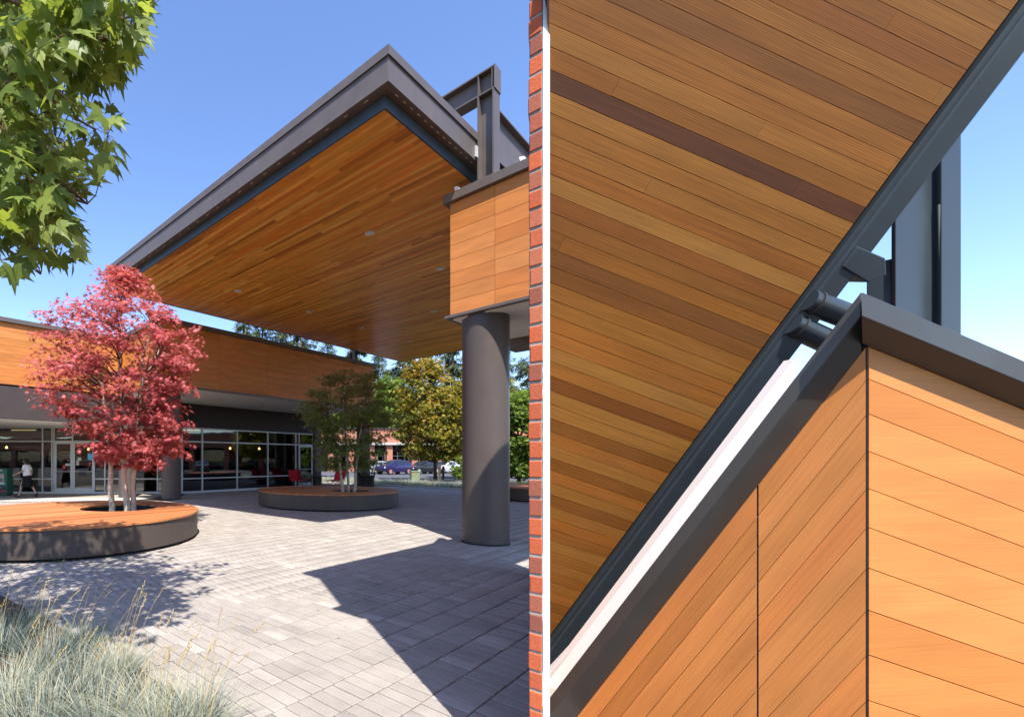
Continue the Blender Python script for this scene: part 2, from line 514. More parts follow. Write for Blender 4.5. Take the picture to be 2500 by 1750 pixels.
# light concrete walk and shaded aggregate strip along the shop fronts
sheet('walkway', [(-16, 18.6), (-4.9, 18.9), (-4.15, 21.3), (-16, 21.3)], M['aggregate'], 0.006)
wk = MB(); wk.add([(-16, 16.7, 0.012), (-5.4, 17.4, 0.012), (-4.6, 18.95, 0.012), (-16, 18.65, 0.012)], [(0, 1, 2, 3)])
wk.build('walkway', M['concrete'], kind='structure')

# pavers: courses run along V, each paver lies with its length along U
PW, PL, GAP = 0.112, 0.268, 0.0075
def pave():
    quads = []
    r1 = random.Random(3)
    nu0, nu1 = int(-3 / PL), int(31 / PL)
    for iu in range(nu0, nu1):
        off = r1.random() * PW
        u0 = iu * PL
        v = -3 + off
        while v < 24.5:
            c = uvz(u0 + PL / 2, v + PW / 2)
            ok = c.y > 1.2 and -0.72 < c.x / c.y < 0.66
            if ok and c.y < 27 and (Vector((c.x, c.y, 0)) - edge0).dot(V) < -0.15:
                # leave the grass bed and the shop walk free
                if not (c.x < -3.8 and c.y > 16.8 + 0.06 * (c.x + 16)):
                    quads.append((c.y, u0, v))
            v += PW
    return quads
q = pave()
in_bed = lambda x, y: (x < -0.02) and (y < 2.55 - 1.04 * (x + 0.02)) and x > -6
def paver_geo(u0, v, rr):
    t = rr.random()
    tint = 0.25 + 0.5 * rr.random() if t < 0.86 else (rr.uniform(0.80, 1.0) if t < 0.94 else rr.uniform(0, 0.2))
    z = rr.uniform(-0.0018, 0.0018); g = GAP / 2; b = 0.006
    tilt = [rr.uniform(-0.0012, 0.0012) for _ in range(4)]
    pts = []
    for k, (a_, b_) in enumerate(((0, 0), (PL, 0), (PL, PW), (0, PW))):
        uu = u0 + min(max(a_, g), PL - g); vv = v + min(max(b_, g), PW - g)
        pts.append((uu, vv))
    vs = []
    for (uu, vv) in pts: vs.append(uvz(uu, vv, -0.012))
    for (uu, vv) in pts: vs.append(uvz(uu, vv, z - b * 0.7))
    for k, (uu, vv) in enumerate(pts):
        du = b if uu < u0 + PL / 2 else -b; dv = b if vv < v + PW / 2 else -b
        vs.append(uvz(uu + du, vv + dv, z + tilt[k]))
    fs = []
    for k in range(4):
        j = (k + 1) % 4
        fs.append((k, k + 4, j + 4, j)); fs.append((k + 4, k + 8, j + 8, j + 4))
    fs.append((8, 11, 10, 9))
    return vs, fs, tint
rr = random.Random(11)
def show(y, u0, v):
    c = uvz(u0 + PL / 2, v + PW / 2); px = PPX + FPX * c.x / c.y; py = HOR + FPX * EYE / c.y
    return 120 < px < 1290 and py < 1760 and not in_bed(c.x, c.y)
near = sorted([t for t in q if show(*t)])[:300]
nset = set(near)
AV, AF, AT = [], [], []
for t in q:
    vs, fs, tint = paver_geo(t[1], t[2], rr)
    if t in nset:
        MB().add(vs, fs, tint).build('paver', M['paver'], plaza)
    else:
        b = len(AV); AV += [tuple(p) for p in vs]; AF += [tuple(b + i for i in f) for f in fs]; AT += [tint] * 12
o = fastmesh('paving', np.array(AV), np.array(AF), M['paver'], plaza, tint=AT)
tag(o, kind='stuff')

# ================================================================== THE BIG CANOPY
A_U, A_V, B_U, C_V = 4.17, 5.93, 14.29, 21.8
ZS = 6.85
canopy = empty('entrance_canopy', uvz(A_U, A_V, 0), 'broad steel edged canopy with glowing cedar ceiling floating above the plaza', 'canopy')
def soffit_planks():
    rows = []
    w = 0.098; r = random.Random(21)
    v = A_V
    while v < C_V - 0.01:
        u = A_U - r.random() * 2.5
        while u < B_U:
            L = r.choice((1.2, 1.8, 2.4, 2.4, 3.0, 3.6, 4.2))
            a, b = max(u, A_U), min(u + L, B_U)
            if b - a > 0.05:
                x = r.random()
                tint = r.gauss(0.52, 0.13) if x < 0.72 else (r.uniform(0.02, 0.25) if x < 0.86 else r.uniform(0.78, 1.0))
                rows.append((a, b, v, min(w, C_V - v), min(1, max(0, tint)), r.random() * 40))
            u += L
        v += w
    return rows
rows = soffit_planks()
def size_in_view(t):
    c = uvz((t[0] + t[1]) / 2, t[2]); 
    py = HOR - FPX * (ZS - EYE) / c.y; px = PPX + FPX * c.x / c.y
    if not (250 < px < 1150): return 0
    if px > 1090 and py > 430: return 0
    return (t[1] - t[0]) / c.y ** 3
rows.sort(key=lambda t: -size_in_view(t))
back = MB()
for i, t in enumerate(rows):
    mb = MB() if i < 300 else back
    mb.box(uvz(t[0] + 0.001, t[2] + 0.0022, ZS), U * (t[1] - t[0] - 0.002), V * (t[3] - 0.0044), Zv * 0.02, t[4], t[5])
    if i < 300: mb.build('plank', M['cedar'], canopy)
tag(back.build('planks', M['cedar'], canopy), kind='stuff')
mb = MB(); mb.box(uvz(A_U, A_V, ZS + 0.022), U * (B_U - A_U), V * (C_V - A_V), Zv * 0.10)
mb.build('ceiling_backing', M['steel_dark'], canopy)
mb = MB(); mb.box(uvz(A_U - 0.1, A_V - 0.1, ZS + 0.60), U * (B_U - A_U + 0.2), V * (C_V - A_V + 0.2), Zv * 0.10)
mb.build('roof_deck', M['steel'], canopy)
def sweep(name, prof, mat):
    """closed cross-section (offset outwards, z) carried round the four mitred edges: one mesh per edge"""
    cs = [(A_U, A_V, -1, -1), (B_U, A_V, 1, -1), (B_U, C_V, 1, 1), (A_U, C_V, -1, 1)]
    for k in range(4):
        c0, c1 = cs[k], cs[(k + 1) % 4]
        n = len(prof); vs = []
        for c in (c0, c1):
            for d, z in prof: vs.append(uvz(c[0] + c[2] * d, c[1] + c[3] * d, z))
        fs = [(i, (i + 1) % n, (i + 1) % n + n, i + n) for i in range(n)]
        fs += [tuple(range(n))[::-1], tuple(range(n, 2 * n))]
        MB().add(vs, fs).build(name, mat, canopy)
z = ZS
sweep('reveal', [(0.003, z - 0.01), (0.03, z - 0.01), (0.03, z + 0.19), (0.003, z + 0.19)], M['steel_sky_tint'])
sweep('bottom_flange', [(0.004, z + 0.192), (0.075, z + 0.192), (0.075, z + 0.204), (0.205, z + 0.204), (0.205, z + 0.225), (0.004, z + 0.225)], M['steel'])
sweep('fascia', [(0.17, z + 0.2255), (0.2, z + 0.2255), (0.2, z + 0.57), (0.17, z + 0.57)], M['steel'])
sweep('coping', [(0.05, z + 0.572), (0.228, z + 0.572), (0.228, z + 0.71), (0.05, z + 0.725)], M['steel'])
def bolt_row(edge):
    m = MB()
    for k in range(26):
        f = k * 0.4 + 0.25
        p = uvz(A_U + f, A_V - 0.13, z + 0.197) if edge == 0 else uvz(A_U - 0.13, A_V + f * 0.5, z + 0.197)
        d = U if edge == 0 else V
        m.cbox(p, d * 0.07, (V if edge == 0 else U) * 0.008, Zv * 0.010)
    m.build('flange_clips', M['trim'], canopy, kind='stuff')
bolt_row(0); bolt_row(1)
# recessed lamps in the ceiling
for px, py in ((903, 569), (1075, 656), (755, 761), (881, 801), (999, 833), (581, 710), (1060, 760)):
    p = at(px, py, (ZS - EYE) * FPX / (HOR - py))
    m = MB(); m.lathe((p.x, p.y, ZS - 0.014), [(0.10, 0.0), (0.125, 0.004), (0.125, 0.013)], 20)
    t_ = m.build('downlight', M['trim'], canopy, smooth='auto')
    MB().lathe((p.x, p.y, ZS - 0.020), [(0.001, 0), (0.088, 0.001), (0.092, 0.006)], 20).build('lens', M['lens'], t_)
# steel post and roof girders at the near right edge
def wsec(name, c, depth_dir, width_dir, axis, depth, width, length, tf=0.028, tw=0.016, mat=None, parent=None):
    """rolled W section: flanges square to depth_dir, running along axis from c"""
    mb = MB(); D = depth_dir; W = width_dir
    for s in (-1, 1):
        mb.box(c + D * (s * depth / 2 - (tf if s > 0 else 0)) - W * width / 2, D * tf, W * width, axis * length)
    mb.box(c - D * (depth / 2 - tf) - W * tw / 2, D * (depth - 2 * tf), W * tw, axis * length)
    return mb.build(name, mat or M['steel'], parent)
PU, PV = 3.80, 8.62
wsec('post', uvz(PU, PV, 6.2), U, V, Zv, 0.30, 0.25, 2.02, parent=canopy)
wsec('girder', uvz(PU - 0.15, PV, 8.43), Zv, V, U, 0.42, 0.25, 8.6, parent=canopy)
mb = MB(); mb.box(uvz(PU - 0.168, PV - 0.13, 8.222), U * 0.016, V * 0.26, Zv * 0.42); mb.build('end_plate', M['steel'], canopy)
for du in (-0.15 + 0.03, 0.13):
    mb = MB(); mb.box(uvz(PU + du, PV - 0.12, 8.25), U * 0.014, V * 0.10, Zv * 0.36); mb.build('stiffener', M['steel'], canopy)
wsec('girder', uvz(PU + 0.05, PV + 0.15, 7.74), Zv, U, V, 0.72, 0.22, 12.0, parent=canopy)
mb = MB(); mb.box(uvz(PU - 0.10, PV + 0.2, 7.06), U * 0.015, V * 12, Zv * 0.30); mb.build('ledger', M['steel'], canopy)
for k, dz in enumerate((6.98, 7.28)):
    mb = MB(); mb.tube([uvz(A_U - 0.18, PV, dz), uvz(PU + 0.14, PV, dz)], 0.07, 14); mb.build('stub_pipe', M['steel'], canopy, smooth='auto')
m = MB(); m.box(uvz(A_U - 0.206, PV - 0.20, ZS + 0.25), -U * 0.03, V * 0.09, Zv * 0.2); m.build('lug', M['alu'], canopy)
# far support on the shop roof
wsec('post', uvz(14.75, 18.35, 6.3), U, V, Zv, 0.30, 0.25, 1.25, parent=canopy)

# ================================================================== ORANGE CLAD BOX ON THE BIG COLUMN
def clad_face(parent, p0, d, out, length, z0, z1, nrow, joints, tm=0.5, gap=0.006):
    """boards on a vertical face: p0 start, d along, out = outward normal"""
    hh = (z1 - z0) / nrow
    js = [0] + joints + [length]
    for k in range(nrow):
        for i in range(len(js) - 1):
            L = js[i + 1] - js[i]
            m = MB(); m.box(p0 + d * (js[i] + gap / 2) + Zv * (z0 + k * hh + gap / 2 - p0.z), d * (L - gap), -out * 0.018, Zv * (hh - gap), min(1, max(0, random.gauss(tm, 0.2))))
            m.build('board', M['clad'], parent)
box = empty('clad_box', uvz(4.0, 8.6, 4.2), 'orange clad box with dark cap sitting on the large round column', 'building')
BV = 8.343
clad_face(box, uvz(4.396, BV, 4.27), -U, -V, 4.4, 4.27, 6.38, 8, [0.83, 2.6])
clad_face(box, uvz(4.396, BV + 0.03, 4.27), V, U, 2.9, 4.27, 6.38, 8, [1.4])
m = MB(); m.box(uvz(4.372, BV + 0.03, 4.25), -U * 4.37, V * 2.9, Zv * 2.12); m.build('core', M['steel_dark'], box)
m = MB(); m.box(uvz(4.50, BV - 0.09, 6.385), -U * 4.6, V * 3.1, Zv * 0.16); m.build('coping', M['steel'], box, bevel=0.006)
m = MB(); m.box(uvz(4.47, BV - 0.07, 4.215), -U * 4.55, V * 0.10, Zv * 0.05); m.box(uvz(4.47, BV + 0.035, 4.215), -U * 0.10, V * 2.9, Zv * 0.03)
m.build('drip_edge', M['steel'], box)
m = MB(); m.box(uvz(4.36, BV + 0.05, 4.19), -U * 4.35, V * 2.8, Zv * 0.04); m.build('soffit', M['soffit_white'], box)
m = MB(); m.box(uvz(4.372, BV + 2.95, 5.72), -U * 4.37, V * 5.8, Zv * 0.65); m.build('shade_parapet', M['steel'], box)  # added out of view behind the box to cast shade on the paving
m = MB(); m.box(uvz(4.3, BV + 2.3, 3.98), -U * 4.3, V * 0.5, Zv * 0.21); m.build('beam', M['steel'], box)
for u_ in (4.28, 3.13):
    m = MB(); m.prism([uvz(u_, BV - 0.02, 6.548), uvz(u_ - 0.09, BV - 0.02, 6.548), uvz(u_ - 0.05, BV - 0.02, 6.64), uvz(u_ + 0.03, BV - 0.02, 6.66)], V * 0.09)
    m.build('cap_light', M['white'], box)
def column(name, c, r, h, label, group=None):
    m = MB(); m.lathe((c[0], c[1], 0), [(r, 0.0), (r, h)], 48)
    o = m.build(name, M['col'], None, smooth='auto'); tag(o, label, 'column', group)
    MB().lathe((c[0], c[1], 0), [(r + 0.014, 0.0), (r + 0.014, 0.022), (r + 0.002, 0.03)], 48, cap=False).build('base_joint', M['steel_dark'], o); return o
column('round_column', (4.02, 8.72), 0.405, 4.215, 'thick brown round column carrying the orange clad box')

# ================================================================== BRICK PIER AT THE PICTURE'S MIDDLE
P1 = Vector((1.166, 2.10, 0)); P2 = Vector((1.2020, 2.0595, 0)); P3 = Vector((1.372, 2.365, 0)); P4 = Vector((1.33, 2.36, 0))
pier = empty('brick_pier', (1.25, 2.15, 0), 'red brick pier with grey mortar courses rising full height beside the white divider', 'pier')
cp = (P1 + P2 + P3 + P4) / 4
core = [cp + (p - cp) * 0.972 for p in (P1, P2, P3, P4)]
MB().prism(core, Zv * 4.19, 0.5).build('mortar_core', M['mortar'], pier)
course, bh = 0.0862, 0.0735
def brick_mesh(cut):
    m = bmesh.new()
    base = [P1 - cp, P2 - cp, P3 - cp, P4 - cp]
    lo = [m.verts.new((p.x, p.y, 0)) for p in base]; hi = [m.verts.new((p.x, p.y, bh)) for p in base]
    m.faces.new(lo); m.faces.new(hi[::-1])
    for i in range(4):
        j = (i + 1) % 4; m.faces.new((lo[i], hi[i], hi[j], lo[j]))
    bmesh.ops.recalc_face_normals(m, faces=m.faces)
    bmesh.ops.bevel(m, geom=m.edges, offset=0.003, segments=1, affect='EDGES')
    me = bpy.data.meshes.new('brick'); m.to_mesh(me); m.free(); me.materials.append(M['brick']); return me
bms = brick_mesh(0)
r5 = random.Random(5)
nb = int(4.18 / course)
for i in range(nb):
    o = link('brick', bms, pier)
    o.location = Vector((cp.x + r5.uniform(-0.0025, 0.001), cp.y + r5.uniform(-0.002, 0.002), 0.006 + i * course))
    o.rotation_euler = (0, 0, r5.uniform(-0.012, 0.012))
wing = MB(); wing.prism([Vector((1.385, 2.39, 0)), Vector((3.70, 6.42, 0)), Vector((3.62, 6.44, 0)), Vector((1.35, 2.40, 0))], Zv * 4.18)
wing.build('shade_wall', M['brick_far'], pier)  # unseen wall added behind the pier to shade the paving
# white strip added beside the pier as divider between the two views
m = MB(); m.prism([Vector((1.2045, 2.060, 0)), Vector((1.2335, 2.058, 0)), Vector((1.2935, 2.158, 0)), Vector((1.266, 2.164, 0))], Zv * 4.19)
m.build('white_divider', M['white'], None, label='slim white strip added as divider beside the brick pier', cat='post')
# upper storey above the viewer: never in the frame, its shadow lies on the paving
upper = empty('upper_storey', (1.0, 2.0, 4.2), 'orange clad upper storey overhead, seen only by its shadow on paving', 'building')
c0 = Vector((1.03, 2.03, 4.25))
m = MB(); m.box(c0, V * 11.0, -U * 0.30, Zv * 2.12); m.build('wall', M['clad'], upper)
m = MB(); m.box(c0 - V * 0.13 + U * 0.10 + Zv * 2.122, V * 11.2, -U * 0.46, Zv * 0.15); m.build('coping', M['steel'], upper)
m = MB(); m.box(c0 - V * 0.10 + U * 0.06 - Zv * 0.045, V * 11.15, -U * 0.40, Zv * 0.04); m.build('drip_edge', M['steel'], upper)

# ================================================================== RIGHT SIDE: raked orange wall, cedar lean-to, beam
YC = 1.876
CX = 2118.0
RC = (CX - PPX) / FPX
corner = Vector((RC * YC, YC, 0))
dR = Vector((0.9948, 0.1014, 0))
dL = Vector((math.cos(math.radians(125)), math.sin(math.radians(125)), 0))
nR = Vector((dR.y, -dR.x, 0)); nL = Vector((-dL.y, dL.x, 0))     # towards the viewer
if nL.dot(Vector((0, 0, EYE)) - corner) < 0: nL = -nL
if nR.dot(Vector((0, 0, EYE)) - corner) < 0: nR = -nR
# board lines measured where they meet the corner, with their slopes in the picture
yl = [842, 924, 1009, 1100, 1191, 1286, 1385, 1488, 1597, 1708, 1822, 1938, 2056, 2176]
sL = lambda y: 1.278 + (1.01 - 1.278) * (y - 842) / (1708 - 842)
sR = lambda y: 0.414 + (0.334 - 0.414) * (y - 838) / (1595 - 838)
def onL(px, py, off=0.0): return on_plane(px, py, corner + nL * off, nL)
def onR(px, py, off=0.0): return on_plane(px, py, corner + nR * off, nR)
raked = empty('raked_wall', corner, 'orange board clad wall corner with raked top under a dark metal cap', 'wall')
JX = 1849.0
def strip(fn, slope, y0, y1, x0, x1, gx0, gx1, ax):
    gp = 1.0
    a, b = x0 + gx0, x1 - gx1
    f = lambda y, x: y + slope(y) * abs(x - CX)
    poly = [fn(a, f(y0, a) + gp), fn(b, f(y0, b) + gp), fn(b, f(y1, b) - gp), fn(a, f(y1, a) - gp)]
    poly = clip(poly, Zv, 0.012)
    return poly
for k in range(len(yl) - 1):
    for (x0, x1, g0, g1) in ((JX, CX, 3, 5), (1320, JX, 0, 2)):
        poly = strip(onL, sL, yl[k], yl[k + 1], x0, x1, g0, g1, dL)
        if len(poly) >= 3:
            ax = poly[1] - poly[0]
            MB().prism(poly, -nL * 0.016, min(1, max(0, random.gauss(0.42, 0.2))), axis=ax).build('board', M['clad'], raked)
for k in range(len(yl) - 1):
    poly = strip(onR, sR, yl[k], yl[k + 1], CX, 2860, 4, 0, dR)
    if len(poly) >= 3:
        MB().prism(poly, -nR * 0.016, min(1, max(0, random.gauss(0.52, 0.2))), axis=dR).build('board', M['clad'], raked)
fL = lambda y, x: y + sL(y) * (CX - x); fR = lambda y, x: y + sR(y) * (x - CX)
coreL = clip([onL(1319, fL(803, 1319), -0.02), onL(CX - 6, fL(803, CX - 6), -0.02), onL(CX - 6, 2400, -0.02), onL(1319, 2400, -0.02)], Zv, 0.0)
MB().prism(coreL, -nL * 0.05).build('core', M['steel_dark'], raked)
coreR = clip([onR(CX + 6, fR(805, CX + 6), -0.02), onR(2866, fR(805, 2866), -0.02), onR(2866, 2600, -0.02), onR(CX + 6, 2600, -0.02)], Zv, 0.0)
MB().prism(coreR, -nR * 0.05).build('core', M['steel_dark'], raked)
# vertical joint trims
m = MB(); b0 = onL(CX, 842, -0.010); m.box(Vector((b0.x, b0.y, 0.0)) - dL * 0.0, dL * 0.012, nL * 0.004, Zv * (b0.z + 0.02)); m.build('corner_trim', M['steel_dark'], raked)
jt = onL(JX, fL(842, JX), -0.012); m = MB(); m.box(Vector((jt.x, jt.y, 0.0)), dL * 0.006, nL * 0.006, Zv * jt.z); m.build('joint_trim', M['trim'], raked)
# cap: outer face, chamfered underside and top, along both walls, mitred at the corner
OV = 0.085
nC = nL * 1.0 + nR * 1.0
capc = onL(2102, 712, OV)
def cap(fn, xs, top, low, wall, dback, nm):
    vs = []
    for x in xs:
        vs += [fn(x, top(x), OV), fn(x, low(x), OV), fn(x, wall(x), 0.004), fn(x, wall(x), -0.03)]
    for i, x in enumerate(xs):
        vs.append(fn(x, top(x), OV) - (nL * 0.10 if i == 0 else dback * 0.16))
    # per station ring: top, low, wall front, wall back, back top
    ring = lambda i: [4 * i, 4 * i + 1, 4 * i + 2, 4 * i + 3, 4 * len(xs) + i]
    fs = []
    for i in range(len(xs) - 1):
        a_, b_ = ring(i), ring(i + 1)
        for k in range(5):
            j = (k + 1) % 5
            fs.append((a_[k], b_[k], b_[j], a_[j]))
    fs.append(tuple(ring(0))); fs.append(tuple(ring(len(xs) - 1))[::-1])
    me = MB().add(vs, fs)
    o = me.build(nm, M['steel_cap'], raked)
    bm = bmesh.new(); bm.from_mesh(o.data); bmesh.ops.recalc_face_normals(bm, faces=bm.faces); bm.to_mesh(o.data); bm.free()
    b = o.modifiers.new('bevel', 'BEVEL'); b.width = 0.003; b.segments = 2; b.limit_method = 'ANGLE'
    return o
M['steel_cap'] = paint('cap_paint', (0.046, 0.041, 0.036), rough=0.36, spec=0.5)
cap(onL, [2103, 1318], lambda x: 712 + 1.301 * (2103 - x), lambda x: 771 + 1.283 * (2103 - x), lambda x: 843 + 1.277 * (2118 - x), nL, 'coping')
cap(onR, [2104, 2870], lambda x: 713 + 0.424 * (x - 2104), lambda x: 771 + 0.412 * (x - 2104), lambda x: 839 + 0.414 * (max(x, 2121) - 2121), nR, 'coping')

# cedar lean-to behind it
Pb0 = at(1342, 1551, 3.30)
Pb1 = at(2487, 0, 1.98)
bdir = (Pb1 - Pb0).normalized()
pl = Vector((10738, 1135, -3468)).normalized()
nS = pl.cross(bdir).normalized()
if nS.dot(Vector((0, 0, EYE)) - Pb0) < 0: nS = -nS
qd = nS.cross(pl).normalized()
if qd.z < 0: qd = -qd
lean = empty('cedar_canopy', Pb0, 'steep cedar plank canopy with varied grain and a dark steel edge beam', 'canopy')
nleft = Vector((1, -(1341 - PPX) / FPX, 0)).normalized()
bin_ = bdir.cross(nS).normalized()
if bin_.dot(at(1500, 400, 2.5) - Pb0) < 0: bin_ = -bin_
def region(poly):
    poly = clip(poly, nleft, 0.0)
    if poly: poly = clip(poly, bin_, Pb0.dot(bin_))
    if poly: poly = clip(poly, Zv, 0.02)
    if poly: poly = clip(poly, -Zv, -3.70)
    return poly
pw = None
pA = on_plane(1342, 169, Pb0, nS); pB = on_plane(1342, 223, Pb0, nS)
pw = abs((pA - pB).dot(qd))                                       # plank width from the dark plank
q0 = pA.dot(qd)
tl = {0: 0.03, 1: 0.55, 2: 0.75, 3: 0.60, 4: 0.46, 5: 0.62, 6: 0.42, 7: 0.50, 8: 0.80, 9: 0.48, -1: 0.50, -2: 0.62, -3: 0.60, -4: 0.44, -5: 0.40, -6: 0.58, -7: 0.56, -8: 0.30}
# rows going down the picture have decreasing q: index 0 is the dark plank
rS = random.Random(17)
lo_tints = [0.03, 0.62, 0.58, 0.66, 0.42, 0.72, 0.40, 0.36, 0.44, 0.20, 0.26, 0.60, 0.50, 0.62, 0.68, 0.86, 0.82, 0.30, 0.84, 0.90, 0.38, 0.78, 0.86, 0.40, 0.82, 0.74, 0.36, 0.92, 0.70, 0.44, 0.86, 0.60, 0.78, 0.5, 0.8, 0.66, 0.4, 0.72]
for k in range(-14, 60):
    qt = q0 - k * pw
    tint0 = lo_tints[k] if 0 <= k < len(lo_tints) else rS.choice((0.40, 0.46, 0.55, 0.60, 0.36, 0.65))
    s0 = pA.dot(pl)
    cuts = [-4.0]
    if k == -1: cuts += [0.318]
    elif k == 6: cuts += [0.19]
    elif rS.random() < 0.45: cuts += [rS.uniform(0.1, 1.8)]
    cuts += [6.0]
    for i in range(len(cuts) - 1):
        base = qd * (qt - 0.0011) + nS * Pb0.dot(nS)
        a_ = base + pl * (s0 + cuts[i] + 0.0008); b_ = base + pl * (s0 + cuts[i + 1] - 0.0008)
        dq = -qd * (pw - 0.0022)
        poly = region([a_, b_, b_ + dq, a_ + dq])
        if len(poly) >= 3:
            t_ = tint0 if k in (0, 9) else tint0 + rS.uniform(-0.08, 0.08)
            if k != 0: t_ = 0.52 + (t_ - 0.52) * 0.85
            if k == -1 and i == 1: t_ = 0.44
            if k == 6 and i == 0: t_ = 0.30
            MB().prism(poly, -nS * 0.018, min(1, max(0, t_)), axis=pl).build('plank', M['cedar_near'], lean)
bk = region([at(1200, 2200, 1) * 0 + qd * (q0 + 14 * pw) + nS * (Pb0.dot(nS) - 0.021) + pl * (pA.dot(pl) - 4),
             qd * (q0 + 14 * pw) + nS * (Pb0.dot(nS) - 0.021) + pl * (pA.dot(pl) + 6),
             qd * (q0 - 60 * pw) + nS * (Pb0.dot(nS) - 0.021) + pl * (pA.dot(pl) + 6),
             qd * (q0 - 60 * pw) + nS * (Pb0.dot(nS) - 0.021) + pl * (pA.dot(pl) - 4)])
MB().prism(bk, -nS * 0.06).build('backing', M['steel_dark'], lean)
# edge: dark gap strip, then the beam flange with a rounded outer lip
yb = lambda x: (2487 - x) * (1551.0 / 1145.0)                    # soffit edge line in the picture
def edge_pts(dx0, dx1, off):
    n0 = Pb0 + nS * off
    out = []
    for dd in (dx0, dx1):
        k = (dd[1] - dd[0]) / 1730.0
        ye = (2487 - 1322 + dd[0] + 90 * k) / (1145.0 / 1551.0 - k)
        out.append((on_plane(2487 + 90 * 1145.0 / 1551.0 + dd[0], -90, n0, nS), on_plane(1322, ye, n0, nS)))
    return [out[0][0], out[1][0], out[1][1], out[0][1]]
MB().prism(edge_pts((1, 1), (22, 15), -0.03), -nS * 0.04).build('shadow_gap', M['steel_dark'], lean)
MB().prism(edge_pts((20, 14), (40, 26), 0.004), -nS * 0.05).build('beam_lip', M['steel_sky_tint'], lean, bevel=0.004)
MB().prism(edge_pts((41, 27), (117, 72), 0.012), -nS * 0.03).build('beam', M['steel_sky_tint'], lean, bevel=0.012)
# two stub pipes and the bracket between the beam and the post
def stub(x0, y0, x1, y1, r, off):
    a_ = on_plane(x0, y0, Pb0 + nS * off, nS); b_ = on_plane(x1, y1, Pb0 + nS * off, nS)
    m = MB(); m.tube([a_, b_], r, 20); return m.build('stub_pipe', M['steel_sky_tint'], lean, smooth='auto')
stub(1965, 733, 2135, 797, 0.058, -0.01)
stub(1925, 790, 2095, 868, 0.058, -0.01)
m = MB(); pts = [on_plane(x, y, Pb0 + nS * 0.02, nS) for x, y in ((2095, 601), (2163, 630), (2165, 672), (2120, 690), (2058, 652))]
m.prism(pts, -nS * 0.14); m.build('bracket', M['steel_sky_tint'], lean, bevel=0.006)
# leaning post behind the wall
post = empty('steel_post', at(2270, 900, 2.9), 'dark steel flanged post rising behind the orange wall corner', 'post')
YPB = 2.75
def vplate(x0, x1, Ya, Yb, z0, z1, th, nm):
    p = Vector(((x0 - PPX) / FPX * Ya, Ya, z0)); q_ = Vector(((x1 - PPX) / FPX * Yb, Yb, z0))
    d = q_ - p; n = Vector((d.y, -d.x, 0)).normalized() * th
    m = MB(); m.box(p, d, -n, Vector((0, 0, z1 - z0))); return m.build(nm, M['steel_sky_tint'], post, bevel=0.004)
vplate(2187, 2297, YPB, YPB + 0.03, 0, 3.5, 0.02, 'web')
vplate(2299, 2347, YPB - 0.015, YPB + 0.0, 0, 3.5, 0.018, 'flange')
vplate(2116, 2184, YPB + 0.10, YPB + 0.02, 0, 2.75, 0.018, 'flange')
m = MB(); m.tube([at(2293, 500, YPB - 0.004), at(2297, 900, YPB - 0.004)], 0.006, 8); m.build('weld', M['steel_sky_tint'], post, smooth=True)
# white strip added between wall and beam, standing in for overexposed sky
xs_ = [1319, 1400, 1520, 1640, 1760, 1880, 1940]
ybe = lambda x: (2609 - x) / 0.7647 + 1.0                      # lower edge of the beam
tp = []
for x in xs_:
    yc_ = onL(x, 712 + 1.301 * (2103 - x), -0.08).y; yb_ = on_plane(x, ybe(x), Pb0, nS).y
    tp.append(at(x, ybe(x), yc_ * 0.5 + yb_ * 0.5))
vs, n_ = [], len(xs_)
for dy in (0.0, 0.05):
    vs += [p + Vector((0, dy, 0)) for p in tp] + [Vector((p.x, p.y + dy, -0.01)) for p in tp]
fs = []
for i in range(n_ - 1):
    fs += [(i, i + 1, n_ + i + 1, n_ + i), (2 * n_ + i, 3 * n_ + i, 3 * n_ + i + 1, 2 * n_ + i + 1), (i, 2 * n_ + i, 2 * n_ + i + 1, i + 1)]
fs += [(0, n_, 3 * n_, 2 * n_), (n_ - 1, 3 * n_ - 1, 4 * n_ - 1, 2 * n_ - 1)]
o = MB().add(vs, fs).build('sky_glare_strip', M['sky_glare'], raked)
bm = bmesh.new(); bm.from_mesh(o.data); bmesh.ops.recalc_face_normals(bm, faces=bm.faces); bm.to_mesh(o.data); bm.free()
# weld collars on the pipes
for (x0, y0, x1, y1) in ((1965, 733, 2135, 797), (1925, 790, 2095, 868)):
    a_ = on_plane(x0, y0, Pb0 + nS * -0.01, nS); b_ = on_plane(x1, y1, Pb0 + nS * -0.01, nS); d = (b_ - a_).normalized()
    m = MB(); m.tube([a_ + d * 0.035, a_ + d * 0.05], 0.064, 20); m.build('weld_collar', M['steel_cap'], lean, smooth='auto')

# ================================================================== SHOP BUILDING BEHIND THE PLAZA
shop = empty('shop_building', (-4.5, 20, 0), 'single storey shops with orange clad parapet and aluminium framed glass fronts', 'building')
ZB, ZT = 4.2, 6.36
# right wing parapet faces the canopy, its end faces the viewer, the left wing stands back
clad_face(shop, uvz(14.70, 7.8, ZB), V, -U, 12.15, ZB, ZT, 8, [2.43, 4.86, 7.29, 9.72])
clad_face(shop, uvz(14.73, 7.8, ZB), U, -V, 3.66, ZB, ZT, 8, [1.83])
clad_face(shop, uvz(18.40, -4.0, ZB), V, -U, 11.79, ZB, ZT, 8, [2.4, 4.8, 7.2, 9.6])
m = MB(); m.box(uvz(14.725, 7.83, ZB - 0.02), V * 12.1, U * 8.0, Zv * (ZT - ZB)); m.build('parapet_core', M['steel_dark'], shop)
m = MB(); m.box(uvz(18.425, -4.0, ZB - 0.021), V * 11.8, U * 5.0, Zv * (ZT - ZB)); m.build('parapet_core', M['steel_dark'], shop)
m = MB(); m.box(uvz(14.60, 7.70, ZT + 0.004), V * 12.35, U * 0.5, Zv * 0.16); m.build('coping', M['steel'], shop, bevel=0.01)
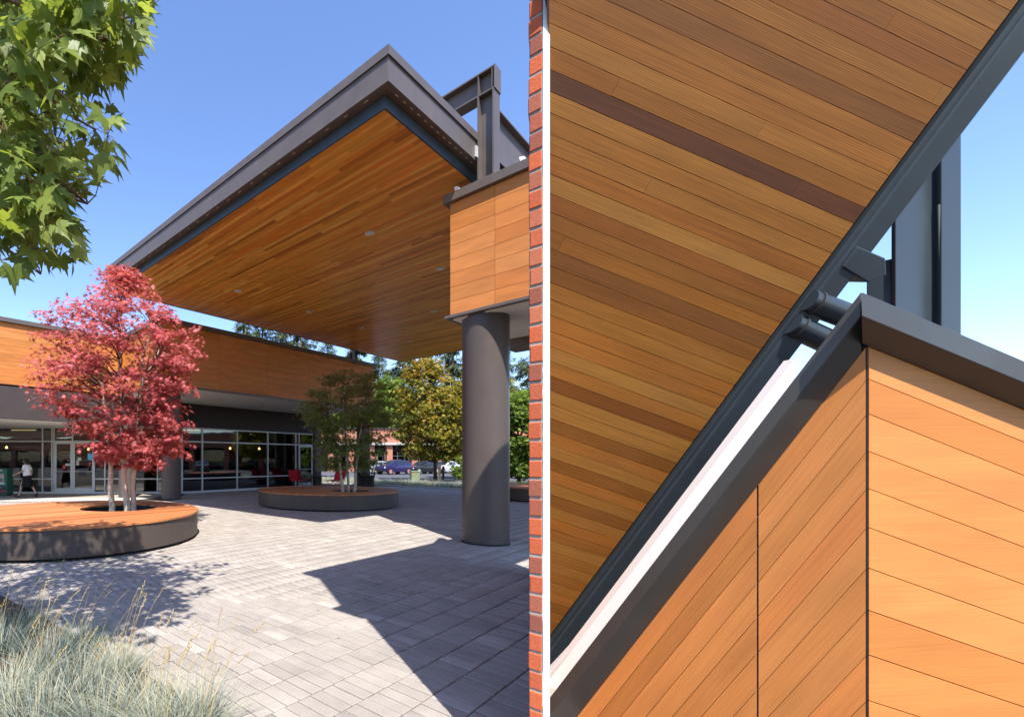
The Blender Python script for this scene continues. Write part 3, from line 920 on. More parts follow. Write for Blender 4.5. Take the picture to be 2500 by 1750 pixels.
m = MB(); m.box(uvz(15.105, 7.70, ZT + 0.004), U * 3.25, V * 0.4, Zv * 0.158); m.build('coping', M['steel'], shop)
m = MB(); m.box(uvz(18.30, -4.1, ZT + 0.003), V * 11.78, U * 0.5, Zv * 0.16); m.build('coping', M['steel'], shop, bevel=0.01)
m = MB(); m.box(uvz(14.62, 7.74, ZB - 0.075), V * 12.22, U * 0.10, Zv * 0.07); m.build('drip_edge', M['steel'], shop)
m = MB(); m.box(uvz(14.725, 7.84, ZB - 0.06), V * 12.05, U * 3.95, Zv * 0.036); m.build('soffit', M['soffit_white'], shop)
for v_ in (9.4, 11.6, 14.0, 16.4):
    m = MB(); c_ = uvz(16.6, v_, ZB - 0.082); m.lathe(c_, [(0.001, 0), (0.07, 0.002), (0.085, 0.02)], 16); m.build('downlight', M['lens'], shop)
# dark band over the glass; in the left wing it is flush with the parapet
m = MB(); m.box(uvz(18.70, 10.82, 3.06), V * 9.0, U * 0.25, Zv * (ZB - 0.062 - 3.06)); m.build('band', M['band'], shop)
m = MB(); m.box(uvz(18.402, -4.0, 3.0), V * 14.75, U * 0.25, Zv * (ZB - 0.064 - 3.0)); m.build('band', M['band'], shop)
ls = [uvz(18.66, -6, 3.03), uvz(18.66, 10.75, 3.03), Vector((-4.2, 21.16, 3.03)), Vector((-18, 21.16, 3.03))]
MB().prism(ls, Zv * 0.05).build('soffit', M['soffit_white'], shop)
# glass fronts
ZTOP, ZTR, ZMID = 3.04, 2.39, 0.68
def front(p0, d, out, stations, rails=(0.0, ZMID, ZTR, ZTOP), doors=(), parent=shop):
    """stations: distances of mullions along d; each pane is its own part"""
    fr = 0.055
    for s_ in stations:
        m = MB(); m.box(p0 + d * (s_ - fr / 2) - out * 0.06, d * fr, out * 0.12, Zv * ZTOP); m.build('mullion', M['alu'], parent)
    for i in range(len(stations) - 1):
        a_, b_ = stations[i] + fr / 2, stations[i + 1] - fr / 2
        door = i in doors
        for k, zz in enumerate(rails):
            if door and k == 1: continue
            h_ = 0.10 if k == 0 else 0.055
            z_ = zz if k == 0 else zz - h_ / 2
            if k == len(rails) - 1: z_ = zz - h_
            m = MB(); m.box(p0 + d * (a_ + 0.001) - out * 0.05 + Zv * z_, d * (b_ - a_ - 0.002), out * 0.10, Zv * h_); m.build('rail', M['alu'], parent)
        zs = [(0.10, ZTR - 0.028), (ZTR + 0.028, ZTOP - 0.055)] if door else [(0.10, ZMID - 0.028), (ZMID + 0.028, ZTR - 0.028), (ZTR + 0.028, ZTOP - 0.055)]
        for k, (z0, z1) in enumerate(zs):
            if door and k == 0:
                dr = MB(); w_ = b_ - a_
                for (x0, x1, q0_, q1_) in ((0, 0.075, z0, z1), (w_ - 0.075, w_, z0, z1), (0.075, w_ - 0.075, z0, z0 + 0.16), (0.075, w_ - 0.075, z1 - 0.09, z1)):
                    dr.box(p0 + d * (a_ + x0) - out * 0.02 + Zv * q0_, d * (x1 - x0), out * 0.05, Zv * (q1_ - q0_))
                D = dr.build('door', M['alu'], parent)
                m = MB(); m.box(p0 + d * (a_ + 0.075) + Zv * (z0 + 0.16), d * (w_ - 0.15), out * 0.008, Zv * (z1 - z0 - 0.25)); m.build('pane', M['glass'], D)
                m = MB(); m.tube([p0 + d * (a_ + 0.06) + out * 0.09 + Zv * 1.02, p0 + d * (b_ - 0.06) + out * 0.09 + Zv * 1.02], 0.016, 8); m.build('handle', M['alu'], D)
            else:
                m = MB(); m.box(p0 + d * a_ + Zv * z0, d * (b_ - a_), out * 0.008, Zv * (z1 - z0)); m.build('pane', M['glass'], parent)
X_ = lambda px, Y: (px - PPX) / FPX * Y
LY = 21.2
xs = [X_(p, LY) for p in (-160, -40, 105, 128, 133, 178, 231, 257, 330, 385, 438)]
x0 = xs[0]
front(Vector((x0, LY, 0)), Vector((1, 0, 0)), Vector((0, -1, 0)), [x - x0 for x in xs], doors=(4, 5))
rs = [0.03]
def s_of(px):
    r_ = (px - PPX) / FPX; p = Vector((-4.15, LY, 0))
    return (r_ * p.y - p.x) / (V.x - r_ * V.y)
front(Vector((-4.13, LY, 0)), V, -U, [0.06] + [s_of(p) for p in (492, 577, 652, 720, 728, 762)], doors=(5,))
# inside: brick back wall, floor, ceiling, lamps
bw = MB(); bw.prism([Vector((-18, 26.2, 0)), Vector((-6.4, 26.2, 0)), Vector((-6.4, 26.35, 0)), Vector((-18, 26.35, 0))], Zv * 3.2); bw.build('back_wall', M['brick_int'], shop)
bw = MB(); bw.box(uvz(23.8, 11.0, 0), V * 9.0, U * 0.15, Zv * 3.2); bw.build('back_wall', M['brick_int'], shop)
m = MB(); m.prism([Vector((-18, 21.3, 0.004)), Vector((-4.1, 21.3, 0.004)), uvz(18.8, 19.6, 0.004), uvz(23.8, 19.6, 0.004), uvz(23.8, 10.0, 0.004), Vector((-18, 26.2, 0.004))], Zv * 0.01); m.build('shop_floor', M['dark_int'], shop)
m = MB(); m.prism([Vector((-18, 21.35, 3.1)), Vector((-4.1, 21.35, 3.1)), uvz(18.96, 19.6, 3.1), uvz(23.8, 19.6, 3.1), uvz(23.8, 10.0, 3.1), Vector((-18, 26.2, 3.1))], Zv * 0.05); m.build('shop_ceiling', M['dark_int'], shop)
m = MB(); m.box(uvz(18.75, 19.62, 0), U * 5.1, V * 0.2, Zv * 4.1); m.build('end_wall', M['brick_far'], shop)
def pendant(px, py, Y, lab):
    p = at(px, py, Y); t_ = empty('pendant_lamp', (p.x, p.y, p.z), lab, 'lamp', 'pendant lamps inside the shop')
    MB().tube([p + Zv * 0.08, Vector((p.x, p.y, 3.1))], 0.006, 5).build('cord', M['black'], t_)
    MB().lathe(p + Zv * 0.05, [(0.03, 0), (0.03, 0.06)], 10).build('socket', M['black'], t_)
    MB().lathe(p, [(0.001, -0.085), (0.045, -0.07), (0.06, -0.03), (0.04, 0.03), (0.02, 0.05)], 12).build('bulb', M['bulb'], t_, smooth=True)
pendant(16, 1091, 22.6, 'glowing bulb lamp behind the glass above the green news box')
pendant(216, 1095, 22.8, 'glowing bulb lamp behind the right leaf of the double door')
pendant(562, 1093, 24.2, 'glowing bulb lamp behind the second pane right of the column')
pendant(633, 1094, 25.2, 'glowing bulb lamp behind the third pane right of the column')
for (px0, px1, py, Y, lab) in ((28, 88, 1043, 22.4, 'yellow tube lamp under the shop ceiling at the far left'), (440, 487, 1049, 22.4, 'yellow tube lamp under the shop ceiling beside the column')):
    a_, b_ = at(px0, py, Y), at(px1, py + 1, Y)
    a_.z = b_.z = 2.98
    m = MB(); m.tube([a_, b_], 0.03, 8); m.build('tube_lamp', M['tube_lamp'], None, label=lab, cat='lamp')
# valance strips behind the transom
for (p, d, L) in ((Vector((x0, LY + 0.12, 2.2)), Vector((1, 0, 0)), 5.0), (uvz(18.80, 11.0, 2.2), V, 7.6)):
    m = MB(); m.box(p, d * L, Vector((-d.y, d.x, 0)) * 0.03, Zv * 0.13); m.build('valance', flat('valance_green', (0.02, 0.10, 0.09), 0.6), shop)
# door stickers and house number
def sticker(px0, px1, py0, py1, col, nm='sticker'):
    a_ = at(px0, py0, LY - 0.03); b_ = at(px1, py1, LY - 0.03)
    m = MB(); m.aabox(a_.x, b_.x, LY - 0.032, LY - 0.028, b_.z, a_.z); m.build(nm, flat('print', col, 0.5), shop)
sticker(214, 226, 1107, 1123, (0.12, 0.50, 0.72)); sticker(190, 198, 1116, 1124, (0.55, 0.62, 0.55)); sticker(186, 193, 1123, 1136, (0.45, 0.42, 0.40))
sticker(159, 178, 1131, 1137, (0.5, 0.5, 0.5)); sticker(153, 160, 1136, 1144, (0.75, 0.03, 0.03)); sticker(170, 176, 1112, 1117, (0.35, 0.5, 0.6))
sticker(193, 208, 1149, 1162, (0.03, 0.03, 0.03)); sticker(195, 206, 1151, 1160, (0.35, 0.35, 0.35)) if False else None
# columns carrying the parapets
column('round_column', (-3.93, 18.25), 0.37, 4.12, 'brown round column at the shop corner just right of the red maple', 'columns along the shop front')
column('round_column', (-5.98, 19.3), 0.34, 3.0, 'brown round column half hidden by the red maple trunks', 'columns along the shop front')
column('round_column', (2.52, 25.5), 0.24, 4.12, 'dark round column beside the red shop door behind the shaded maple', 'columns along the shop front')
column('round_column', (4.90, 24.75), 0.36, 4.12, 'dark round column behind the black litter bin', 'columns along the shop front')

# ================================================================== FAR BRICK BUILDING
far = empty('brick_building', (22, 62, 0), 'far low red brick shops across the car park with glazed bays', 'building')
FY = 62.0
def fx(px): return X_(px, FY)
def fz(py): return EYE - (py - HOR) / FPX * FY
m = MB(); m.aabox(fx(740), fx(1330), FY, FY + 12, fz(1080), fz(1047)); m.build('wall', M['brick_far'], far)
m = MB(); m.aabox(fx(738), fx(1332), FY - 0.2, FY + 12.1, fz(1047), fz(1044.5)); m.build('roof_edge', M['band'], far)
m = MB(); m.aabox(fx(739), fx(1331), FY - 0.5, FY + 6, fz(1086), fz(1080.2)); m.build('band', M['concrete'], far)
m = MB(); m.aabox(fx(741), fx(1329), FY + 2.2, FY + 2.6, fz(1102), fz(1086.3)); m.build('shade_band', M['band'], far)
m = MB(); m.aabox(fx(741), fx(1329), FY + 3.4, FY + 3.7, -0.02, fz(1102)); m.build('inner_wall', M['dark_int'], far)
for px in (755, 800, 850, 900, 944, 1005, 1066, 1127, 1190, 1250, 1310):
    m = MB(); m.aabox(fx(px), fx(px + 14), FY - 0.1, FY + 0.7, -0.02, fz(1086.2)); m.build('pier', M['brick_far'], far)
px = 760
while px < 1320:
    m = MB(); m.aabox(fx(px), fx(px + 17), FY + 2.5, FY + 2.54, 0.1, fz(1113)); m.build('pane', M['glass'], far)
    m = MB(); m.aabox(fx(px), fx(px + 17), FY + 2.5, FY + 2.54, fz(1111.5), fz(1102.5)); m.build('pane', M['glass'], far)
    m = MB(); m.aabox(fx(px + 17), fx(px + 18.6), FY + 2.42, FY + 2.58, 0, fz(1102.2)); m.build('mullion', M['alu'], far)
    m = MB(); m.aabox(fx(px), fx(px + 17), FY + 2.44, FY + 2.57, fz(1113), fz(1111.6)); m.build('rail', M['alu'], far)
    px += 18.6

# ================================================================== ROUND BENCH PLANTERS
def bench(name, cx, cy, r, hx, hy, hr, label, h=0.52):
    t_ = empty(name, (cx, cy, 0), label, 'planter', 'round bench planters on the plaza')
    MB().lathe((cx, cy, 0), [(r - 0.16, 0.0), (r - 0.16, 0.07)], 72, cap=False).build('plinth', M['steel_dark'], t_, smooth='auto')
    MB().lathe((cx, cy, 0), [(r - 0.17, 0.055), (r - 0.022, 0.056), (r - 0.022, h - 0.035)], 96, cap=False).build('base', M['bench'], t_, smooth='auto')
    # deck boards along V, cut by the rim and by the tree pit
    w = 0.142; n = int(2 * r / w)
    u0, v0 = Vector((cx, cy, 0)).dot(U), Vector((cx, cy, 0)).dot(V)
    hu, hv = Vector((hx, hy, 0)).dot(U), Vector((hx, hy, 0)).dot(V)
    rk = random.Random(int(cx * 100))
    for k in range(n + 1):
        ua = -r + k * w; ub = min(ua + w - 0.007, r)
        if ub - ua < 0.02: continue
        def arc(uc, rad):
            return math.sqrt(max(0, rad * rad - uc * uc))
        N = 5
        us = [ua + (ub - ua) * i / (N - 1) for i in range(N)]
        left = [(-arc(u_, r), u_) for u_ in us]; right = [(arc(u_, r), u_) for u_ in us]
        hole = [(u_, (u0 + u_ - hu)) for u_ in us]
        touch = any(abs(x) < hr for _, x in hole)
        zt = h + rk.uniform(-0.002, 0.002)
        def piece(lo, hi):
            poly = [uvz(u0 + u_, v0 + vv, zt) for vv, u_ in lo] + [uvz(u0 + u_, v0 + vv, zt) for vv, u_ in reversed(hi)]
            if max(p.dot(V) for p in poly) - min(p.dot(V) for p in poly) < 0.02: return
            MB().prism(poly, -Zv * 0.034, min(1, max(0, rk.gauss(0.5, 0.28))), axis=V).build('deck_board', M['deck'], t_)
        if touch:
            hl = [(hv - v0 - arc(x, hr), u_) for u_, x in hole]; hr_ = [(hv - v0 + arc(x, hr), u_) for u_, x in hole]
            piece(left, hl); piece(hr_, right)
        else:
            piece(left, right)
    MB().lathe((hx, hy, 0), [(hr + 0.012, h - 0.40), (hr + 0.012, h - 0.036)], 40, cap=False).build('pit_ring', M['steel_dark'], t_)
    MB().lathe((hx, hy, 0), [(hr - 0.01, h - 0.30), (hr * 0.5, h - 0.24), (0.001, h - 0.22)], 30).build('soil', M['soil'], t_)
    return t_
bench('bench_planter', -3.95, 9.35, 2.46, -3.27, 10.05, 0.80, 'large round timber decked bench under the red maple')
bench('bench_planter', 1.95, 16.15, 2.42, 2.62, 15.6, 0.68, 'round timber decked bench in the canopy shade under the dark maple')
bench('bench_planter', 11.2, 18.4, 2.42, 11.0, 18.8, 0.7, 'round dark bench half hidden between the column and the brick pier')

# ================================================================== SMALL THINGS ON THE PLAZA
def text(s, size, loc, rot, mat, parent, name='lettering', ext=0.002):
    cu = bpy.data.curves.new(name, 'FONT'); cu.body = s; cu.size = size; cu.extrude = ext; cu.align_x = 'CENTER'; cu.align_y = 'CENTER'
    tmp = bpy.data.objects.new(name, cu); COL.objects.link(tmp)
    dg = bpy.context.evaluated_depsgraph_get(); me = bpy.data.meshes.new_from_object(tmp.evaluated_get(dg))
    bpy.data.objects.remove(tmp); me.materials.clear(); me.materials.append(mat)
    o = link(name, me, parent); o.location = loc; o.rotation_euler = rot; return o
def news_box():
    p = gnd(4, 1210); c = Vector((p.x, 19.85, 0)); w, d, h = 0.62, 0.50, 1.17
    t_ = empty('news_box', c, 'dark green newspaper box with framed front page beside the walking woman', 'news box')
    G = flat('news_green', (0.012, 0.12, 0.075), 0.35, 0.5)
    m = MB(); m.aabox(c.x - w / 2, c.x + w / 2, c.y, c.y + d, 0.05, h); m.build('cabinet', G, t_, bevel=0.02)
    m = MB(); m.aabox(c.x - w / 2 + 0.03, c.x + w / 2 - 0.03, c.y + 0.03, c.y + d - 0.03, 0, 0.05); m.build('foot', M['black'], t_)
    m = MB(); m.aabox(c.x - w / 2 + 0.05, c.x + w / 2 - 0.05, c.y - 0.02, c.y - 0.001, 0.48, 1.03)
    D = m.build('door', flat('news_green_door', (0.014, 0.14, 0.09), 0.3, 0.5), t_, bevel=0.01)
    m = MB(); m.aabox(c.x - 0.19, c.x + 0.19, c.y - 0.026, c.y - 0.021, 0.58, 0.95); m.build('paper', flat('newsprint', (0.50, 0.42, 0.36), 0.7), D)
    m = MB(); m.aabox(c.x - 0.15, c.x + 0.15, c.y - 0.031, c.y - 0.027, 0.62, 0.76); m.build('picture', flat('newsphoto', (0.16, 0.15, 0.15), 0.6), D)
    m = MB(); m.aabox(c.x - 0.22, c.x + 0.22, c.y - 0.026, c.y - 0.021, 0.505, 0.565); m.build('slip', flat('slip_white', (0.7, 0.68, 0.66), 0.6), D)
    m = MB(); m.aabox(c.x - w / 2 + 0.03, c.x + w / 2 - 0.03, c.y - 0.012, c.y - 0.001, 0.10, 0.42); m.build('name_panel', flat('panel_dark', (0.02, 0.03, 0.04), 0.4), t_)
    R = (math.radians(90), 0, 0)
    wh = flat('print_white', (0.75, 0.75, 0.75), 0.5); rd = flat('print_red', (0.75, 0.05, 0.09), 0.5)
    text('FREE', 0.12, (c.x, c.y - 0.004, 1.09), R, wh, t_)
    text('Tribune', 0.09, (c.x, c.y - 0.031, 0.875), R, rd, t_)
    text('Portland', 0.085, (c.x - 0.10, c.y - 0.016, 0.35), R, wh, t_)
    text('Tribune', 0.17, (c.x + 0.01, c.y - 0.016, 0.22), R, rd, t_)
news_box()

def litter_bin():
    c = Vector((X_(895, 23.6), 23.6, 0)); t_ = empty('litter_bin', c, 'black slatted litter bin with flared rim before the dark column', 'litter bin')
    MB().lathe(c, [(0.31, 0.0), (0.33, 0.05), (0.34, 0.72), (0.36, 0.75)], 28).build('liner', M['black'], t_, smooth='auto')
    for k in range(26):
        a_ = 2 * math.pi * k / 26; d = Vector((math.cos(a_), math.sin(a_), 0))
        m = MB(); m.tube([c + d * 0.365 + Zv * 0.03, c + d * 0.375 + Zv * 0.62, c + d * 0.41 + Zv * 0.80, c + d * 0.455 + Zv * 0.90], 0.016, 5); m.build('slat', M['black'], t_)
    MB().lathe(c, [(0.41, 0.875), (0.47, 0.88), (0.47, 0.915), (0.41, 0.92), (0.22, 0.925), (0.20, 0.90), (0.41, 0.872)], 32).build('rim', M['black'], t_, smooth='auto')
litter_bin()

RED = flat('chair_red', (0.66, 0.016, 0.035), 0.45, 0.4)
def chair(c, rz, label):
    """folding sling chair: red seat and back on a thin black frame; faces +x before turning"""
    t_ = empty('folding_chair', (0, 0, 0), label, 'chair', 'red folding chairs around the cafe table')
    w = 0.27
    m = MB(); m.box(Vector((-0.24, -w, 0.42)), Vector((0.47, 0, 0.03)), Vector((0, 2 * w, 0)), Vector((0, 0, 0.02))); m.build('seat', RED, t_, bevel=0.008)
    m = MB(); m.box(Vector((-0.25, -w, 0.46)), Vector((-0.16, 0, 0.50)), Vector((0, 2 * w, 0)), Vector((0.02, 0, 0.006))); m.build('backrest', RED, t_, bevel=0.008)
    for s in (-1, 1):
        y = s * (w + 0.015)
        m = MB(); m.tube([(0.30, y, 0.0), (-0.26, y, 0.44), (-0.43, y, 0.99)], 0.013, 6); m.build('leg', M['black'], t_)
        m = MB(); m.tube([(-0.34, y, 0.0), (0.22, y, 0.44), (0.24, y, 0.64)], 0.013, 6); m.build('leg', M['black'], t_)
        m = MB(); m.box(Vector((-0.34, y - 0.025, 0.64)), (0.60, 0, 0), (0, 0.05, 0), (0, 0, 0.022)); m.build('armrest', M['black'], t_)
    m = MB(); m.tube([(-0.43, -w - 0.015, 0.985), (-0.43, w + 0.015, 0.985)], 0.013, 6); m.build('cross_rail', M['black'], t_)
    m = MB(); m.tube([(0.29, -w - 0.015, 0.03), (0.29, w + 0.015, 0.03)], 0.012, 6); m.build('cross_rail', M['black'], t_)
    t_.location = c; t_.rotation_euler = (0, 0, rz); t_.scale = (1.1, 1.1, 1.06); return t_
g1 = lambda px, Y: Vector((X_(px, Y), Y, 0))
chair(g1(727, 24.0), math.radians(48), 'red folding chair nearest the viewer left of the cafe table')
chair(g1(741, 25.1), math.radians(30), 'red folding chair tucked behind its twin left of the cafe table')
chair(g1(815, 24.1), math.radians(128), 'red folding chair nearest the viewer right of the cafe table')
chair(g1(824, 24.9), math.radians(150), 'red folding chair behind its twin right of the cafe table')
tb = empty('cafe_table', g1(772, 24.6), 'dark round cafe table between the red folding chairs', 'table')
c_ = g1(772, 24.6)
MB().lathe(c_, [(0.55, 0.68), (0.56, 0.69), (0.56, 0.705), (0.55, 0.71)], 28).build('table_top', M['black'], tb)
for k in range(4):
    a_ = math.pi / 4 + k * math.pi / 2; d = Vector((math.cos(a_), math.sin(a_), 0))
    m = MB(); m.tube([c_ + d * 0.42, c_ + d * 0.36 + Zv * 0.68], 0.015, 6); m.build('leg', M['black'], tb)

def utility_box():
    p = Vector((X_(1015, 31.5), 31.5, 0)); t_ = empty('utility_box', p, 'sage green utility cabinet standing in the pale grass strip', 'cabinet')
    G = paint('utility_green', (0.20, 0.24, 0.15), 0.5, 0.3)
    m = MB(); m.aabox(p.x - 0.28, p.x + 0.28, p.y, p.y + 0.5, 0.02, 0.72); m.build('body', G, t_, bevel=0.015)
    m = MB(); m.aabox(p.x - 0.30, p.x + 0.30, p.y - 0.03, p.y + 0.53, 0.722, 0.80); m.build('lid', G, t_, bevel=0.015)
    m = MB(); m.aabox(p.x - 0.15, p.x, p.y - 0.008, p.y - 0.001, 0.52, 0.58); m.build('warning_label', flat('label_orange', (0.6, 0.10, 0.03), 0.5), t_)
utility_box()
for px, py, w, col, lab in ((1072.5, 1174, 0.14, (0.62, 0.47, 0.25), 'pale timber marker post beside the gold maple trunk'), (1082, 1172, 0.13, (0.10, 0.07, 0.06), 'dark timber post right of the pale marker post')):
    p = gnd(px, py, 0.02)
    m = MB(); m.box(p - Vector((w / 2, w / 2, 0)), (w, 0, 0), (0, w, 0), (0, 0, 1.0)); m.prism([p + Vector((-w / 2, -w / 2, 1.0)), p + Vector((w / 2, -w / 2, 1.0)), p + Vector((w / 2, w / 2, 1.0)), p + Vector((-w / 2, w / 2, 1.0))], Zv * 0.05)
    m.build('timber_post', paint('post_' + str(int(px)), col, 0.8, 0.1, var=0.3), None, label=lab, cat='post')

# ------------------------------------------------------------------ cars
def car(loc, rz, body_col, label, kind='suv', wheel_col=(0.45, 0.45, 0.46), group='cars parked beyond the plaza'):
    t_ = empty('parked_car', (0, 0, 0), label, 'car', group)
    if kind == 'suv':
        L, W, base, belt = 4.15, 1.78, 0.30, 0.98
        st = [(-2.06, .55, .80, None), (-2.0, .42, .86, None), (-1.5, .32, .93, None), (-1.0, .28, 1.02, None), (-0.55, .26, 1.03, 1.22), (-0.15, .26, 1.02, 1.50), (0.35, .26, 1.02, 1.57), (0.95, .26, 1.04, 1.55), (1.45, .28, 1.06, 1.46), (1.80, .32, 1.08, 1.22), (2.0, .40, 1.02, None), (2.07, .50, .90, None)]
    else:
        L, W, base, belt = 4.6, 1.80, 0.28, 0.9
        st = [(-2.28, .48, .68, None), (-2.2, .36, .74, None), (-1.6, .28, .82, None), (-0.95, .24, .90, None), (-0.45, .22, .92, 1.12), (0.05, .22, .92, 1.40), (0.55, .22, .92, 1.43), (1.1, .22, .93, 1.36), (1.65, .26, .96, 1.08), (2.0, .30, .98, None), (2.25, .40, .94, None), (2.3, .52, .86, None)]
    P = NT('car_paint'); P.col(body_col); P.set(Roughness=0.28, Metallic=0.3); P.b.inputs['Coat Weight'].default_value = 0.7; P.b.inputs['Coat Roughness'].default_value = 0.06
    hw = W / 2
    vs, fs = [], []
    for x, lo, be, tp in st:
        e = 1.0 - 0.16 * (abs(x) / (L / 2)) ** 4
        top = tp if tp else be + 0.015
        k = 0.76 if tp else 0.90
        half = [(hw * 0.90 * e, lo), (hw * e, (lo + be) / 2), (hw * 0.975 * e, be), (hw * k * e, top), (0, top + (0.03 if tp else 0.02))]
        vs += [(x, y, z) for y, z in half] + [(x, -y, z) for y, z in half[:-1][::-1]]
    n = 9
    for i in range(len(st) - 1):
        for k in range(n - 1):
            fs.append((i * n + k, i * n + k + 1, (i + 1) * n + k + 1, (i + 1) * n + k))
        fs.append((i * n + n - 1, i * n, (i + 1) * n, (i + 1) * n + n - 1))
    fs.append(tuple(range(n))[::-1]); fs.append(tuple((len(st) - 1) * n + k for k in range(n)))
    mb = MB().add(vs, fs); B = mb.build('body', P.m, t_, smooth='auto')
    bm = bmesh.new(); bm.from_mesh(B.data); bmesh.ops.recalc_face_normals(bm, faces=bm.faces); bm.to_mesh(B.data); bm.free()
    cab = [i for i, s_ in enumerate(st) if s_[3]]
    def ins(i, k, k2, f, out):   # point between ring points k and k2
        a_, b_ = Vector(vs[i * n + k]), Vector(vs[i * n + k2]); p = a_.lerp(b_, f); p.y += math.copysign(out, p.y) if abs(p.y) > 1e-6 else 0; return p
    for s in (0, 1):
        kb, kt = (2, 3) if s == 0 else (6, 5)
        groups = [cab[0:3], cab[2:4], cab[3:]]
        for gidx, gset in enumerate(groups):
            if len(gset) < 2: continue
            lo_ = [ins(i, kb, kt, 0.10, 0.012) for i in gset]; hi_ = [ins(i, kb, kt, 0.86, 0.012) for i in gset]
            if gidx == 0: hi_[0] = lo_[0].lerp(hi_[0], 0.3)
            sh = Vector((0.035, 0, 0)); lo_[0] += sh; hi_[0] += sh; lo_[-1] -= sh; hi_[-1] -= sh
            m = MB(); nn = len(lo_); m.add(lo_ + hi_, [(i, i + 1, nn + i + 1, nn + i) for i in range(nn - 1)]); m.build('side_window', M['car_glass'], t_)
    def screen(i, j, nm):
        a_ = [Vector(vs[i * n + 3]), Vector(vs[i * n + 5]), Vector(vs[j * n + 5]), Vector(vs[j * n + 3])]
        ce = sum(a_, Vector()) / 4; out = Vector((math.copysign(0.02, ce.x - 0.2), 0, 0.018))
        a_ = [ce + (p - ce) * 0.9 + out for p in a_]
        m = MB(); m.add(a_, [(0, 1, 2, 3)]); m.build(nm, M['car_glass'], t_)
    screen(cab[0] - 1, cab[1], 'windscreen'); screen(cab[-1], cab[-2], 'rear_window')
    for x in (-1.28 if kind == 'suv' else -1.42, 1.28 if kind == 'suv' else 1.36):
        for s in (-1, 1):
            c = Vector((x, s * (hw - 0.10), 0.33))
            m = MB(); m.tube([c - Vector((0, 0.11, 0)), c + Vector((0, 0.11, 0))], 0.33, 22)
            Wh = m.build('wheel', flat('tyre', (0.02, 0.02, 0.02), 0.8, 0.2), t_, smooth='auto')
            m = MB(); m.tube([c + Vector((0, s * 0.10, 0)), c + Vector((0, s * 0.121, 0))], 0.215, 20); m.build('rim', flat('rim', wheel_col, 0.35, 0.5, 0.5), Wh)
            m = MB()
            for k in range(5):
                a_ = k * 2 * math.pi / 5
                m.cbox(c + Vector((math.cos(a_) * 0.12, s * 0.124, math.sin(a_) * 0.12)), Vector((math.cos(a_), 0, math.sin(a_))) * 0.17, Vector((0, 0.012, 0)), Vector((-math.sin(a_), 0, math.cos(a_))) * 0.05)
            m.build('spokes', flat('spoke', tuple(min(1, c_ * 1.4) for c_ in wheel_col), 0.35, 0.5, 0.4), Wh)
            m = MB(); m.tube([c + Vector((0, s * 0.02, 0)), c + Vector((0, s * 0.105, 0))], 0.385, 22); m.build('wheel_arch', M['black'], t_)
    for s in (-1, 1):
        zt = st[-2][2] - 0.06
        m = MB(); m.cbox(Vector((st[-2][0] + 0.0, s * hw * 0.72, zt)), (0.16, 0, 0), (0, 0.30, 0), (0, 0, 0.16)); m.build('tail_light', flat('tail_red', (0.55, 0.01, 0.015), 0.2, 0.6), t_, bevel=0.03)
        m = MB(); m.cbox(Vector((st[1][0] + 0.03, s * hw * 0.70, st[1][2] - 0.10)), (0.14, 0, 0), (0, 0.34, 0), (0, 0, 0.13)); m.build('headlight', flat('head_clear', (0.75, 0.77, 0.8), 0.1, 0.7), t_, bevel=0.03)
        m = MB(); m.cbox(Vector((cab and st[cab[0]][0] + 0.05, s * (hw + 0.07), st[cab[0]][2] + 0.06)), (0.12, 0, 0), (0, 0.16, 0), (0, 0, 0.12)); m.build('mirror', P.m, t_, bevel=0.03)
    m = MB(); m.cbox(Vector((st[-1][0] - 0.03, 0, 0.62)), (0.08, 0, 0), (0, 0.5, 0), (0, 0, 0.13)); m.build('number_plate', flat('plate', (0.7, 0.7, 0.68), 0.5), t_)
    m = MB(); m.cbox(Vector((st[-1][0] - 0.06, 0, 0.42)), (0.14, 0, 0), (0, W * 0.80, 0), (0, 0, 0.18)); m.build('bumper', M['black'], t_, bevel=0.03)
    t_.location = loc; t_.rotation_euler = (0, 0, rz); return t_
car(Vector((X_(962, 50.5), 50.5, -0.03)), math.radians(28), (0.024, 0.017, 0.105), 'purple blue compact crossover with pinkish wheels across the road', 'suv', (0.50, 0.20, 0.22))
car(Vector((X_(1030, 52.5), 52.5, -0.03)), math.radians(30), (0.012, 0.013, 0.018), 'black sedan parked right of the purple crossover', 'sedan')
car(Vector((X_(1084, 55), 55, -0.03)), math.radians(35), (0.72, 0.72, 0.72), 'white sedan parked behind the gold maple trunk', 'sedan')
car(Vector((X_(915, 54.5), 54.5, -0.03)), math.radians(28), (0.55, 0.57, 0.58), 'silver sedan left of the purple crossover behind the litter bin', 'sedan')
# brick shops to the right and behind, mirrored in the glass
def mirror_shop(label, o, d, L, nb, H=5.4):
    n = Vector((-d.y, d.x, 0)); t_ = empty('brick_building', o, label, 'building')
    m = MB(); m.box(o + Zv * 3.4, d * L, n * 6, Zv * (H - 3.4)); m.build('wall', M['brick_far'], t_)
    m = MB(); m.box(o + n * 1.5, d * L, n * 0.2, Zv * 3.39); m.build('inner_wall', M['dark_int'], t_)
    m = MB(); m.box(o - n * 0.25 - d * 0.1 + Zv * H, d * (L + 0.2), n * 6.3, Zv * 0.25); m.build('roof_edge', M['concrete'], t_)
    for k in range(nb + 1):
        m = MB(); m.box(o + d * (k * (L - 0.8) / nb), d * 0.8, n * 0.8, Zv * 3.39); m.build('pier', M['brick_far'], t_)
    for k in range(nb):
        m = MB(); m.box(o + d * (k * (L - 0.8) / nb + 0.82) + n * 0.6 + Zv * 0.5, d * ((L - 0.8) / nb - 0.84), n * 0.03, Zv * 2.6); m.build('pane', M['glass'], t_)
mirror_shop('brick shops mirrored in the right hand shop panes', Vector((44, 34, 0)), Vector((0, -1, 0)), 44, 8)
